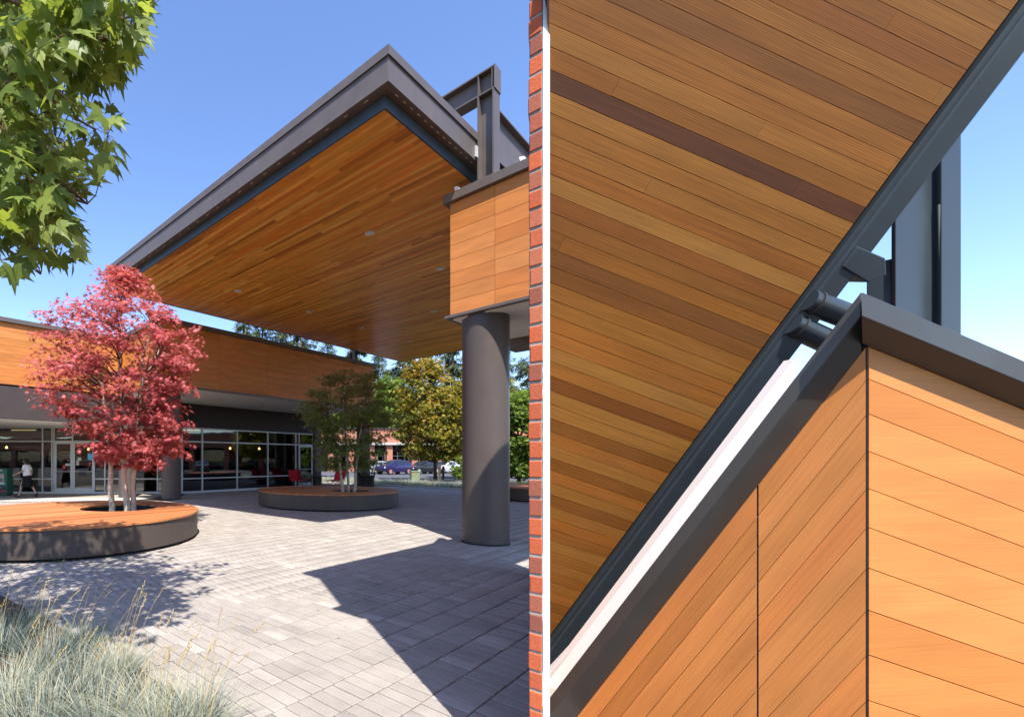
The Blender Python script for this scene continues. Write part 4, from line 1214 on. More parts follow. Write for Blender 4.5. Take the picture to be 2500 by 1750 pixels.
mirror_shop('brick shops mirrored in the left hand shop doors', Vector((2, -44, 0)), Vector((-1, 0, 0)), 56, 10)
# cars behind the viewer: seen mirrored in the shop glass
car(Vector((-9.5, -13, -0.03)), math.radians(82), (0.10, 0.105, 0.11), 'grey sedan mirrored in the shop glass left of centre', 'sedan', group='cars mirrored in the glass')
car(Vector((27, 13, -0.03)), math.radians(160), (0.10, 0.105, 0.11), 'dark grey sedan mirrored in the pane beside the column', 'sedan', group='cars mirrored in the glass')
car(Vector((29, 8.5, -0.03)), math.radians(165), (0.70, 0.72, 0.74), 'silver sedan mirrored in the middle shop pane', 'sedan', group='cars mirrored in the glass')
car(Vector((-3.5, -14, -0.03)), math.radians(70), (0.72, 0.73, 0.74), 'white sedan mirrored in the left shop doors', 'sedan', group='cars mirrored in the glass')

# ================================================================== THE WALKING WOMAN
def woman():
    Yw = 19.35; X0 = X_(66, Yw)
    t_ = empty('person', (X0, Yw, 0), 'woman in white patterned blouse and black skirt striding past the shops', 'person')
    J = [  # name, (dx, dy, z), radius
        ('pelvis', (0.0, 0, 0.90), 0.125), ('waist', (-0.01, 0, 1.03), 0.105), ('chest', (-0.02, 0, 1.22), 0.118), ('neckbase', (-0.03, 0, 1.345), 0.055),
        ('neck', (-0.05, 0, 1.395), 0.046), ('skull', (-0.075, 0, 1.485), 0.082), ('crown', (-0.07, 0, 1.555), 0.066), ('chin', (-0.115, 0, 1.435), 0.042), ('nose', (-0.172, 0, 1.482), 0.011),
        ('shL', (-0.02, 0.155, 1.315), 0.052), ('elL', (0.10, 0.20, 1.08), 0.038), ('wrL', (0.06, 0.21, 0.87), 0.026), ('paL', (0.045, 0.215, 0.81), 0.024),
        ('shR', (-0.02, -0.155, 1.315), 0.052), ('elR', (-0.06, -0.21, 1.085), 0.038), ('wrR', (-0.37, -0.20, 0.955), 0.027), ('paR', (-0.435, -0.195, 0.925), 0.025),
        ('hiL', (0.01, 0.085, 0.85), 0.092), ('knL', (0.15, 0.085, 0.47), 0.056), ('anL', (0.36, 0.08, 0.135), 0.034), ('toL', (0.31, 0.08, 0.028), 0.026),
        ('hiR', (-0.02, -0.085, 0.85), 0.092), ('knR', (-0.18, -0.085, 0.47), 0.056), ('anR', (-0.275, -0.08, 0.085), 0.034), ('toR', (-0.42, -0.08, 0.03), 0.026)]
    E = [('pelvis', 'waist'), ('waist', 'chest'), ('chest', 'neckbase'), ('neckbase', 'neck'), ('neck', 'skull'), ('skull', 'crown'), ('skull', 'chin'), ('skull', 'nose'),
         ('chest', 'shL'), ('shL', 'elL'), ('elL', 'wrL'), ('wrL', 'paL'), ('chest', 'shR'), ('shR', 'elR'), ('elR', 'wrR'), ('wrR', 'paR'),
         ('pelvis', 'hiL'), ('hiL', 'knL'), ('knL', 'anL'), ('anL', 'toL'), ('pelvis', 'hiR'), ('hiR', 'knR'), ('knR', 'anR'), ('anR', 'toR')]
    idx = {n: i for i, (n, _, _) in enumerate(J)}
    P = [Vector(p) for _, p, _ in J]; R = [r for _, _, r in J]; ED = [(idx[a], idx[b]) for a, b in E]
    for pal, d, up in (('paL', Vector((-0.02, 0, -1)), Vector((-1, 0, 0))), ('paR', Vector((-1, 0, -0.35)), Vector((0, 0, 1)))):
        d = d.normalized(); side = d.cross(up).normalized() if False else up.normalized()
        for k, (o_, L) in enumerate(((-0.030, 0.045), (-0.012, 0.075), (0.004, 0.082), (0.018, 0.076), (0.030, 0.060))):
            base = P[idx[pal]] + side * o_ * 0.8 + d * (0.012 if k else -0.01)
            mid = base + d * L * 0.55 + (side * -0.02 if k == 0 else Vector((0, 0, 0))); tip = mid + d * L * 0.45 + Vector((0, 0.010, -0.006))
            i0 = len(P); P += [base, mid, tip]; R += [0.0085, 0.0078, 0.0065]; ED += [(idx[pal], i0), (i0, i0 + 1), (i0 + 1, i0 + 2)]
    me = bpy.data.meshes.new('body'); me.from_pydata([(X0 + p.x, Yw + p.y, p.z) for p in P], ED, [])
    bm = bmesh.new(); bm.from_mesh(me); lay = bm.verts.layers.skin.verify()
    for i, v in enumerate(bm.verts):
        v[lay].radius = (R[i], R[i]); v[lay].use_root = (i == 0)
    bm.to_mesh(me); bm.free()
    skin = NT('skin'); skin.col((0.52, 0.30, 0.21)); skin.set(Roughness=0.5); me.materials.append(skin.m)
    o = link('body', me, t_)
    md = o.modifiers.new('skin', 'SKIN'); md.use_smooth_shade = True
    md = o.modifiers.new('sub', 'SUBSURF'); md.levels = 2; md.render_levels = 2
    # clothes as lofted rings
    def loft(rings, name, mat, n=18):
        vs, fs = [], []
        for (cx, cy, z, rx, ry) in rings:
            for k in range(n):
                a_ = 2 * math.pi * k / n; vs.append((X0 + cx + rx * math.cos(a_), Yw + cy + ry * math.sin(a_), z))
        for i in range(len(rings) - 1):
            for k in range(n):
                j = (k + 1) % n; fs.append((i * n + k, i * n + j, (i + 1) * n + j, (i + 1) * n + k))
        return MB().add(vs, fs).build(name, mat, t_, smooth=True)
    bl = NT('blouse'); vo = bl.n('ShaderNodeTexVoronoi'); vo.inputs['Scale'].default_value = 26; bl.l(bl.pos(), vo.inputs['Vector'])
    bl.col(bl.ramp(vo.outputs['Distance'], [(0.20, (0.30, 0.30, 0.42)), (0.34, (0.80, 0.79, 0.80))])); bl.set(Roughness=0.8)
    B = loft([(0.0, 0, 0.84, 0.150, 0.185), (-0.005, 0, 0.95, 0.150, 0.180), (-0.02, 0, 1.08, 0.145, 0.175), (-0.03, 0, 1.22, 0.148, 0.190), (-0.02, 0, 1.31, 0.115, 0.185), (-0.03, 0, 1.355, 0.075, 0.12), (-0.035, 0, 1.37, 0.058, 0.065)], 'blouse', bl.m)
    for s in (-1, 1):
        e = Vector((-0.055, -0.20, 1.12)) if s < 0 else Vector((0.07, 0.19, 1.13))
        a_ = Vector((X0 - 0.02, Yw + s * 0.145, 1.315)); b_ = Vector((X0, Yw, 0)) + e
        m = MB(); m.tube([a_, a_.lerp(b_, 0.5), b_], [0.074, 0.068, 0.062], 12, cap=False); m.build('sleeve', bl.m, B, smooth=True)
    sk = flat('skirt_black', (0.012, 0.011, 0.014), 0.8, 0.2)
    loft([(0.0, 0, 0.94, 0.138, 0.170), (0.0, 0, 0.86, 0.160, 0.190), (0.0, 0, 0.70, 0.185, 0.198), (-0.005, 0, 0.55, 0.215, 0.195), (-0.01, 0, 0.43, 0.250, 0.190)], 'skirt', sk)
    hr = flat('hair_dark', (0.020, 0.012, 0.009), 0.55, 0.35)
    loft([(0.0, 0, 1.36, 0.05, 0.075), (-0.005, 0, 1.42, 0.085, 0.092), (-0.025, 0, 1.49, 0.094, 0.097), (-0.05, 0, 1.56, 0.092, 0.092), (-0.06, 0, 1.605, 0.06, 0.062), (-0.06, 0, 1.62, 0.005, 0.005)], 'hair', hr)
    for s in (-1, 1):
        m = MB(); m.lathe(Vector((X0 - 0.148, Yw + s * 0.030, 1.488)), [(0.001, -0.009), (0.010, 0), (0.001, 0.009)], 8); m.build('eye', M['black'], t_)
        f_ = Vector((X0 - 0.36, Yw - 0.08, 0.035)) if s < 0 else Vector((X0 + 0.335, Yw + 0.08, 0.075))
        d = Vector((-1, 0, 0.02)) if s < 0 else Vector((-0.55, 0, -0.80)).normalized()
        m = MB(); m.tube([f_ - d * 0.11, f_ - d * 0.04, f_ + d * 0.06, f_ + d * 0.13], [0.034, 0.040, 0.042, 0.022], 10); m.build('shoe', flat('shoe_black', (0.012, 0.012, 0.012), 0.4), t_, smooth=True)
    m = MB(); m.cbox(Vector((X0 - 0.152, Yw, 1.440)), (0.008, 0, 0), (0, 0.045, 0), (0, 0, 0.010)); m.build('mouth', flat('lips', (0.35, 0.09, 0.08), 0.5), t_)
woman()

# ================================================================== VEGETATION
def norm(a): return a / np.maximum(1e-9, np.linalg.norm(a, axis=-1, keepdims=True))
def palm(angles, lengths, valley, teeth=False):
    pts = [(0.0, 0.0)]
    for i, (a_, L) in enumerate(zip(angles, lengths)):
        if i: 
            am = (a_ + angles[i - 1]) / 2; pts.append((valley * math.sin(math.radians(am)), valley * math.cos(math.radians(am))))
        else: pts.append((0.12 * math.sin(math.radians(a_ - 30)), 0.12 * math.cos(math.radians(a_ - 30))))
        if teeth:
            for da, f in ((-13, 0.66), (-9, 0.60), (0, 1.0), (9, 0.60), (13, 0.66)):
                pts.append((L * f * math.sin(math.radians(a_ + da)), L * f * math.cos(math.radians(a_ + da))))
        else:
            pts.append((L * math.sin(math.radians(a_)), L * math.cos(math.radians(a_))))
    pts.append((0.12 * math.sin(math.radians(angles[-1] + 30)), 0.12 * math.cos(math.radians(angles[-1] + 30))))
    return np.array(pts)
JAP = palm([-125, -82, -41, 0, 41, 82, 125], [0.42, 0.72, 0.94, 1, 0.94, 0.72, 0.42], 0.27)
MAPLE = palm([-118, -58, 0, 58, 118], [0.50, 0.86, 1.0, 0.86, 0.50], 0.42, True)
STAR5 = palm([-110, -55, 0, 55, 110], [0.6, 0.9, 1, 0.9, 0.6], 0.5)
DIAM = np.array([(0, 0), (-0.32, 0.45), (-0.12, 0.95), (0.1, 1.0), (0.33, 0.5)])
def leaves(name, C, T, Nn, S, tmpl, mat, parent, tint, droop=0.25):
    C = np.asarray(C); T = norm(np.asarray(T)); Nn = np.asarray(Nn)
    Nn = norm(Nn - T * np.sum(Nn * T, axis=1, keepdims=True)); B = np.cross(Nn, T)
    n, k = len(C), len(tmpl)
    x = tmpl[:, 0][None, :, None]; y = tmpl[:, 1][None, :, None]
    r2 = (tmpl ** 2).sum(1)[None, :, None]
    dr = (droop * rng.uniform(0.3, 1.5, (n, 1, 1)))
    Vv = C[:, None, :] + S[:, None, None] * (x * B[:, None, :] + y * T[:, None, :] - dr * r2 * Nn[:, None, :] + 0.10 * np.abs(x) * Nn[:, None, :])
    f = np.array([(0, i, i + 1) for i in range(1, k - 1)])
    F = (np.arange(n) * k)[:, None, None] + f[None]
    return fastmesh(name, Vv.reshape(-1, 3), F.reshape(-1, 3), mat, parent, tint=np.repeat(tint, k))
def pads(centers, per, rad, thick, rs):
    """leaf positions in flat cloud pads around each centre"""
    n = len(centers); c = np.repeat(np.asarray(centers), per, axis=0)
    a = rs.uniform(0, 2 * np.pi, n * per); r = np.sqrt(rs.uniform(0, 1, n * per)) * rad * np.repeat(rs.uniform(0.6, 1.3, n), per)
    off = np.stack([np.cos(a) * r, np.sin(a) * r, rs.normal(0, thick, n * per) - 0.35 * r * r / rad], 1)
    return c + off, off
def crown_points(rows, Y, n, rs, depth=0.9, shell=0.35, zmin=0.15):
    """centres inside an outline given as (py, xmin, xmax) rows, turned into a round crown at depth Y"""
    rows = sorted(rows); ys = [r[0] for r in rows]; out = []
    while len(out) < n:
        py = rs.uniform(ys[0], ys[-1]); x0 = np.interp(py, ys, [r[1] for r in rows]); x1 = np.interp(py, ys, [r[2] for r in rows])
        if rs.uniform() > (x1 - x0) / max(r[2] - r[1] for r in rows) + 0.12: continue
        a = rs.uniform(0, 2 * np.pi); rr_ = rs.uniform(shell, 1) ** 0.6
        px = (x0 + x1) / 2 + (x1 - x0) / 2 * rr_ * math.cos(a); dy = (x1 - x0) / 2 / FPX * Y * depth * rr_ * math.sin(a)
        p = at(px, py, Y); out.append((p.x, Y + dy, max(zmin, p.z)))
    return np.array(out)
def limbs(mb, stems, centers, rs, r0=0.016, sides=5):
    nodes = [(p, r) for st in stems for p, r in st]
    NP = np.array([tuple(p) for p, r in nodes])
    for c in centers:
        d = np.linalg.norm(NP - c, axis=1) + 2.0 * np.maximum(0, NP[:, 2] - c[2] + 0.15)
        i = int(np.argmin(d)); a = Vector(NP[i]); b = Vector(c); L = (b - a).length
        if L < 0.05: continue
        mid = a.lerp(b, 0.5) + Vector(rs.normal(0, 0.07, 3) * L) + Zv * 0.08 * L
        ra = min(r0 * (0.6 + 0.5 * L), nodes[i][1] * 0.75)
        mb.tube([a, a.lerp(mid, 0.55) + Vector(rs.normal(0, 0.02, 3) * L), mid, b.lerp(mid, 0.35), b], [ra, ra * 0.8, ra * 0.6, ra * 0.4, ra * 0.22], sides, cap=False)
def stem_path(pts, Y, dys, r0, r1):
    P = [at(px, py, Y) + Vector((0, dy, 0)) for (px, py), dy in zip(pts, dys)]
    out = []; n = len(P)
    for i in range(n - 1):
        for k in range(5):
            f = k / 5; p = P[i].lerp(P[i + 1], f); g = (i + f) / (n - 1)
            out.append((p + Vector((math.sin(g * 17 + i) * 0.012, math.cos(g * 13) * 0.012, 0)), r0 + (r1 - r0) * g))
    out.append((P[-1], r1)); return out

def jap_maple(label, Y, stems, rows, ncl, per, size, mat, seed, rad=0.30, bark='bark', tlo=0.0):
    rs = np.random.default_rng(seed)
    base = stems[0][0][0]
    t_ = empty('maple_tree', (base.x, base.y, 0), label, 'tree')
    for st in stems:
        m = MB(); m.tube([p for p, r in st], [r for p, r in st], 9); m.build('trunk', M[bark], t_, smooth=True)
    C = crown_points(rows, Y, ncl, rs)
    m = MB(); limbs(m, stems, C, rs); m.build('branches', M['twig'], t_, smooth=True)
    pos, off = pads(C, per, rad, 0.045, rs)
    n = len(pos)
    ctr = C.mean(0); outw = norm(pos - ctr)
    T = norm(off + rs.normal(0, 0.10, (n, 3)) + outw * 0.12 + np.array([0, 0, -0.10]))
    Nn = np.array([0, -0.35, 1.0]) + rs.normal(0, 0.42, (n, 3))
    tint = np.clip(rs.normal(0.55, 0.22, n) + 0.18 * outw[:, 2] - np.repeat(rs.uniform(0, 0.25, ncl), per) + tlo, 0, 1)  # tint lighter towards the crown top, sunlight put into the leaf colour
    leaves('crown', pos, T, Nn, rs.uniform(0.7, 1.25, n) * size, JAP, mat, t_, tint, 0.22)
    return t_
YM = 10.05
st1 = stem_path([(273, 1262), (271, 1190), (266, 1105), (252, 1000), (240, 940)], YM, (0, 0.0, 0.05, 0.15, 0.25), 0.070, 0.022)
st2 = stem_path([(310, 1262), (306, 1200), (301, 1120), (300, 992), (296, 880), (300, 770)], YM, (0.02, 0.02, 0, -0.05, -0.1, -0.1), 0.078, 0.016)
st3 = stem_path([(321, 1262), (322, 1190), (327, 1115), (344, 931), (350, 870), (372, 800)], YM, (0.1, 0.1, 0.1, 0.1, 0.0, 0.0), 0.066, 0.014)
st4 = stem_path([(344, 931), (370, 890), (395, 840)], YM, (0.1, 0.05, 0.0), 0.030, 0.010)
red_rows = [(655, 270, 320), (700, 245, 350), (750, 195, 430), (790, 105, 500), (830, 85, 490), (870, 100, 480), (920, 100, 475), (960, 95, 470), (1000, 120, 450), (1040, 190, 450), (1080, 225, 470), (1110, 240, 440), (1135, 235, 385)]
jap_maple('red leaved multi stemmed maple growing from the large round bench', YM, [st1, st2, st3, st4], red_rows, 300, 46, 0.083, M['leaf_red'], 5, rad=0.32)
YD = 15.6
d1 = stem_path([(837, 1204), (833, 1160), (822, 1080), (806, 1010), (800, 960)], YD, (0, 0, 0, 0, 0), 0.055, 0.016)
d2 = stem_path([(851, 1204), (850, 1150), (846, 1080), (838, 1000), (842, 940)], YD, (0.1, 0.1, 0, 0, 0), 0.052, 0.014)
d3 = stem_path([(865, 1204), (869, 1150), (876, 1080), (890, 1000), (895, 950)], YD, (0, 0, 0, 0, 0.1), 0.055, 0.016)
dark_rows = [(912, 795, 910), (940, 762, 945), (975, 740, 962), (1010, 738, 965), (1050, 770, 955), (1085, 770, 930), (1120, 765, 925), (1140, 770, 915)]
jap_maple('dark green and bronze maple in the canopy shade on the second bench', YD, [d1, d2, d3], dark_rows, 210, 50, 0.085, M['leaf_shade'], 8, rad=0.34, bark='bark', tlo=-0.05)

def leafy(name, label, Y, base_px, rows, ncl, per, size, mat, seed, rad, trunk_r, tmpl=STAR5, cat='tree', bark='bark_dark', depth=0.9, group=None, top=None):
    rs = np.random.default_rng(seed)
    bx = X_(base_px, Y); t_ = empty(name, (bx, Y, 0), label, cat, group)
    C = crown_points(rows, Y, ncl, rs, depth)
    ztop = C[:, 2].max(); cx = C[:, 0].mean()
    st = [(Vector((bx + (cx - bx) * f * f, Y + 0.05 * math.sin(9 * f), ztop * 0.85 * f)), trunk_r * (1 - 0.8 * f)) for f in np.linspace(0, 1, 12)]
    m = MB(); m.tube([p for p, r in st], [r for p, r in st], 9); m.build('trunk', M[bark], t_, smooth=True)
    m = MB(); limbs(m, [st], C[::2], rs, 0.03); m.build('branches', M[bark], t_)
    n = ncl * per; c = np.repeat(C, per, axis=0); off = rs.normal(0, 1, (n, 3)) * rad * np.array([1, 1, 0.62]) * 0.6
    pos = c + off; outw = norm(pos - np.array([cx, Y, C[:, 2].mean() - 0.3]))
    T = norm(off / rad + rs.normal(0, 0.6, (n, 3)) + np.array([0, 0, -0.3])); Nn = outw * 0.7 + np.array([0, 0, 0.7]) + rs.normal(0, 0.5, (n, 3))
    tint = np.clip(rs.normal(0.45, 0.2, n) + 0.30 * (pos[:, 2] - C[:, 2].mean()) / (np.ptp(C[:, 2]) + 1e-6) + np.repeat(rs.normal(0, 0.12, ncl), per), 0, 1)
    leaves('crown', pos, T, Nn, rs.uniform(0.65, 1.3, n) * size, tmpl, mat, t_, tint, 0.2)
    return t_
gold_rows = [(880, 1022, 1058), (905, 998, 1082), (940, 980, 1105), (980, 972, 1125), (1020, 968, 1140), (1060, 970, 1145), (1095, 985, 1135), (1120, 1010, 1110)]
gold = leafy('maple_tree', 'round gold and green autumn maple between the canopy edge and the large column', 34.0, 1063, gold_rows, 300, 30, 0.19, M['leaf_gold'], 12, 0.42, 0.14)
gold2 = copy_tree(gold); gold2.location = (X_(1165, 37.5), 37.5, 0); gold2.rotation_euler = (0, 0, 2.0); gold2.scale = (1.0, 1.0, 1.12)
gold2['label'] = 'second taller gold autumn maple partly behind the large column'
fr_rows = [(965, 1230, 1290), (1000, 1200, 1330), (1040, 1185, 1345), (1080, 1180, 1350), (1120, 1185, 1345), (1158, 1195, 1335)]
leafy('leafy_tree', 'bright green dense tree between the large column and the brick pier', 27.5, 1268, fr_rows, 260, 34, 0.17, M['leaf_fresh'], 21, 0.36, 0.12)
sh_rows = [(1118, 1118, 1135), (1130, 1105, 1150), (1150, 1100, 1155), (1166, 1108, 1150)]
leafy('shrub', 'small bright green shrub at the left edge of the large column', 29.0, 1127, sh_rows, 40, 26, 0.12, M['leaf_fresh'], 23, 0.22, 0.03, cat='shrub')
bg_rows = [(925, 915, 950), (950, 890, 985), (985, 875, 1010), (1020, 870, 1015), (1060, 880, 1005), (1090, 900, 985)]
green = leafy('leafy_tree', 'light green tree behind the far brick shops left of the gold maple', 78, 942, bg_rows, 220, 30, 0.50, M['leaf_fresh'], 31, 1.0, 0.3, group='trees behind the brick shops')
for px, Y, s, lab in ((838, 84, 0.85, 'light green tree behind the far shops seen past the dark maple'), (1060, 86, 1.0, 'light green tree behind the far shops hidden by the gold maple'), (1250, 80, 0.9, 'light green tree far behind the brick pier gap')):
    g_ = copy_tree(green); g_.location = (X_(px, Y), Y, 0); g_.rotation_euler = (0, 0, px); g_.scale = (s, s, s); g_['label'] = lab

def conifer(label, loc, H, seed):
    rs = np.random.default_rng(seed)
    t_ = empty('conifer_tree', (0, 0, 0), label, 'tree', 'tall conifers on the horizon')
    m = MB(); m.tube([(0, 0, 0), (0.1, 0, H * 0.5), (0, 0, H * 0.98)], [H * 0.013, H * 0.008, 0.03], 8); m.build('trunk', M['bark_dark'], t_, smooth=True)
    pos, T, S, ti = [], [], [], []
    br = MB()
    z = H * 0.10
    while z < H * 0.985:
        f = (z / H); Lm = H * 0.17 * (1 - f) ** 0.75 + 0.25
        for k in range(rs.integers(4, 7)):
            a = rs.uniform(0, 2 * np.pi); L = Lm * rs.uniform(0.55, 1.12); d = np.array([math.cos(a), math.sin(a), 0.0])
            rise = 0.10 if f > 0.6 else -0.12
            br.tube([(0, 0, z), tuple(d * L * 0.5 + np.array([0, 0, z + L * rise * 0.6])), tuple(d * L + np.array([0, 0, z + L * rise - 0.12 * L]))], [0.05, 0.035, 0.012], 4, cap=False)
            ns = max(4, int(L * 5.5))
            for j in range(ns):
                g = rs.uniform(0.15, 1.0); p = d * L * g + np.array([0, 0, z + L * rise * g - 0.12 * L * g * g])
                side = np.array([-d[1], d[0], 0]) * rs.normal(0, 1)
                for q_ in range(5):
                    pos.append(p + rs.normal(0, 0.16, 3)); T.append(d * 0.6 + side * 0.9 + np.array([0, 0, -0.45]) + rs.normal(0, 0.35, 3)); S.append(rs.uniform(0.35, 0.75)); ti.append(np.clip(0.25 + 0.45 * g + rs.normal(0, 0.18), 0, 1))
        z += H * 0.020 * rs.uniform(0.7, 1.3)
    tag(br.build('branches', M['bark_dark'], t_), kind='stuff')
    n = len(pos); BL = np.array([(0, 0), (-0.10, 0.5), (0, 1.0), (0.10, 0.5)])
    leaves('crown', np.array(pos), np.array(T), rs.normal(0, 0.4, (n, 3)) + np.array([0, 0, 1.0]), np.array(S) * H / 26, BL, M['needle'], t_, np.array(ti), 0.15)
    t_.location = loc; return t_
ca = conifer('tall dark conifer rising in the gap beside the brick pier', (X_(1262, 62), 68, 0), 25, 41)
cb = conifer('tall conifer above the shop roof left of the canopy tip', (X_(640, 80), 80, 0), 33, 42)
con = [(595, 86, 1.0, 'b', 'conifer above the shop roof nearest the red maple'), (690, 78, 1.25, 'a', 'conifer above the middle of the shop roof'), (735, 84, 1.0, 'b', 'loose topped conifer right of the middle of the shop roof'), (800, 88, 1.15, 'a', 'conifer right behind the far roof post'),
       (868, 92, 1.12, 'b', 'conifer rising over the end of the shop parapet'), (925, 82, 1.0, 'a', 'dark conifer left above the light green tree'), (985, 88, 1.05, 'b', 'conifer behind the left flank of the gold maple'), (1045, 84, 1.02, 'a', 'conifer straight behind the gold maple top'),
       (1105, 90, 1.1, 'b', 'conifer behind the second gold maple'), (1160, 86, 1.0, 'a', 'conifer behind the large column'), (1300, 88, 1.1, 'b', 'conifer far behind the brick pier'), (545, 92, 0.95, 'a', 'conifer peeping over the shop roof beside the red maple crown'), (1205, 95, 1.05, 'b', 'conifer between the column and the dark gap conifer')]
for i, (px, Y, s, k, lab) in enumerate(con):
    c_ = copy_tree(ca if k == 'a' else cb); c_.location = (X_(px, Y), Y, 0); c_.rotation_euler = (0, 0, i * 1.7); c_.scale = (s, s, s); c_['label'] = lab
# trees behind the viewer, mirrored in the glass
MIR = [(-14, -19, 0.9, 'gold maple mirrored in the left shop doors'), (-26, -24, 1.1, 'gold maple mirrored in the far left shop pane'), (40, 17, 1.15, 'gold maple mirrored in the third shop pane'), (34, 3, 1.0, 'gold maple mirrored in the pane beside the column')]
for i, (x, y, s, lab) in enumerate(MIR):
    g_ = copy_tree(gold); g_.location = (x, y, 0); g_.scale = (s, s, s); g_.rotation_euler = (0, 0, i + 0.5)
    g_['label'] = lab; g_['group'] = 'trees mirrored in the glass'

# the near green maple at the upper left
def near_maple():
    rs = np.random.default_rng(77)
    t_ = empty('maple_tree', (-3.0, 1.9, 0), 'green broad leaved maple branches hanging in at the upper left', 'tree')
    st = [(Vector((-3.0 + 0.25 * f, 1.9 + 0.2 * f, 6.2 * f)), 0.14 * (1 - 0.75 * f)) for f in np.linspace(0, 1, 12)]
    m = MB(); m.tube([p for p, r in st], [r for p, r in st], 12); m.build('trunk', M['bark_dark'], t_, smooth=True)
    rows = [(-40, 372), (60, 355), (130, 330), (170, 318), (200, 250), (232, 195), (262, 285), (310, 300), (370, 300), (420, 285), (455, 265), (490, 150), (520, 165), (550, 195), (590, 205), (625, 190)]
    ys = [r[0] for r in rows]; C = []
    while len(C) < 118:
        py = rs.uniform(-60, 622); xm = np.interp(py, ys, [r[1] for r in rows]) - 30
        px = rs.uniform(-120, xm)
        if py > 560 and px < 60: continue
        Y = rs.uniform(2.3, 3.4); p = at(px, py, Y); C.append((p.x, p.y, p.z))
    D = []
    while len(D) < 230:
        x, y, z_ = rs.uniform(-3.9, -0.45), rs.uniform(0.9, 4.7), rs.uniform(4.1, 5.4)
        px, py = PPX + FPX * x / y, HOR - FPX * (z_ - EYE) / y
        if py > -60 and px > np.interp(py, ys, [r[1] for r in rows]) - 70: continue
        if rs.uniform() < 0.5 * max(0, (x + 1.0)): continue
        if x > -2.0 and y < 2.7 and rs.uniform() < 0.8: continue
        D.append((x, y, z_))
    C = np.array(C); D = np.array(D); A = np.concatenate([C, D])
    main = []
    for z0, tgt in ((2.6, (-1.42, 2.9, 2.72)), (2.9, (-1.12, 2.8, 3.12)), (3.2, (-1.05, 2.8, 3.55)), (3.5, (-0.95, 2.7, 3.95)), (2.9, (-1.7, 3.2, 3.1)), (3.4, (-1.5, 3.2, 3.7))):
        a = Vector((-2.9, 1.98, z0)); b = Vector(tgt)
        path = [(a.lerp(b, f) + Vector((0, 0.05 * math.sin(6 * f), 0.25 * math.sin(math.pi * f))) + Vector(rs.normal(0, 0.015, 3)), 0.035 * (1 - 0.85 * f)) for f in np.linspace(0, 1, 12)]
        main.append(path)
    mb = MB()
    high = []
    for z0, tgt in ((4.0, (-1.0, 2.0, 4.6)), (4.3, (-0.8, 1.3, 4.8)), (4.2, (-1.9, 3.6, 4.7)), (4.5, (-2.6, 4.3, 4.9)), (4.6, (-1.6, 2.8, 5.1)), (4.2, (-3.4, 3.2, 4.7))):
        a = Vector((-2.82, 2.03, z0)); b = Vector(tgt)
        path = [(a.lerp(b, f) + Zv * 0.2 * math.sin(math.pi * f) + Vector(rs.normal(0, 0.015, 3)), 0.035 * (1 - 0.85 * f)) for f in np.linspace(0, 1, 12)]
        high.append(path)
    mh = MB()
    for path in high: mh.tube([p for p, r in path], [r for p, r in path], 7)
    own = [int(np.argmin([min((Vector(c_) - p).length for p, r in path) for path in main])) for c_ in C]
    for k, path in enumerate(main):
        mb = MB(); mb.tube([p for p, r in path], [r for p, r in path], 7)
        limbs(mb, [path], [c_ for c_, w_ in zip(C, own) if w_ == k], rs, 0.010, 5)
        mb.build('branch', M['twig'], t_, smooth=True)
    limbs(mh, high, D, rs, 0.012, 5)
    mh.build('upper_branches', M['twig'], t_, smooth=True)
    per = 11; n = len(A) * per
    c = np.repeat(A, per, axis=0); off = rs.normal(0, 1, (n, 3)) * np.array([0.11, 0.11, 0.08]); pos = c + off
    T = norm(off * 5 + np.array([0.35, -0.1, -0.75]) + rs.normal(0, 0.40, (n, 3)))
    Nn = np.array([0.25, -0.75, 0.55]) + rs.normal(0, 0.55, (n, 3))
    tint = np.clip(rs.normal(0.42, 0.2, n) + (rs.uniform(0, 1, n) > 0.93) * 0.4, 0, 1)
    lpx = PPX + FPX * pos[:, 0] / pos[:, 1]; lpy = HOR - FPX * (pos[:, 2] - EYE) / pos[:, 1]
    lim = np.interp(lpy, ys, [r[1] for r in rows]) - 12
    pull = np.maximum(0, lpx - lim) * (lpy > -50)
    pos[:, 0] -= pull / FPX * pos[:, 1]
    mb = MB()
    for i in range(len(C) * per):
        mb.tube([Vector(c[i]), Vector(c[i]).lerp(Vector(pos[i]), 0.5) + Zv * 0.012, Vector(pos[i])], [0.0016, 0.0013, 0.0011], 3, cap=False)
    mb.build('leaf_stalks', M['twig'], t_)
    leaves('crown', pos, T, Nn, rs.uniform(0.070, 0.145, n), MAPLE, M['leaf_green'], t_, tint, 0.34)
near_maple()

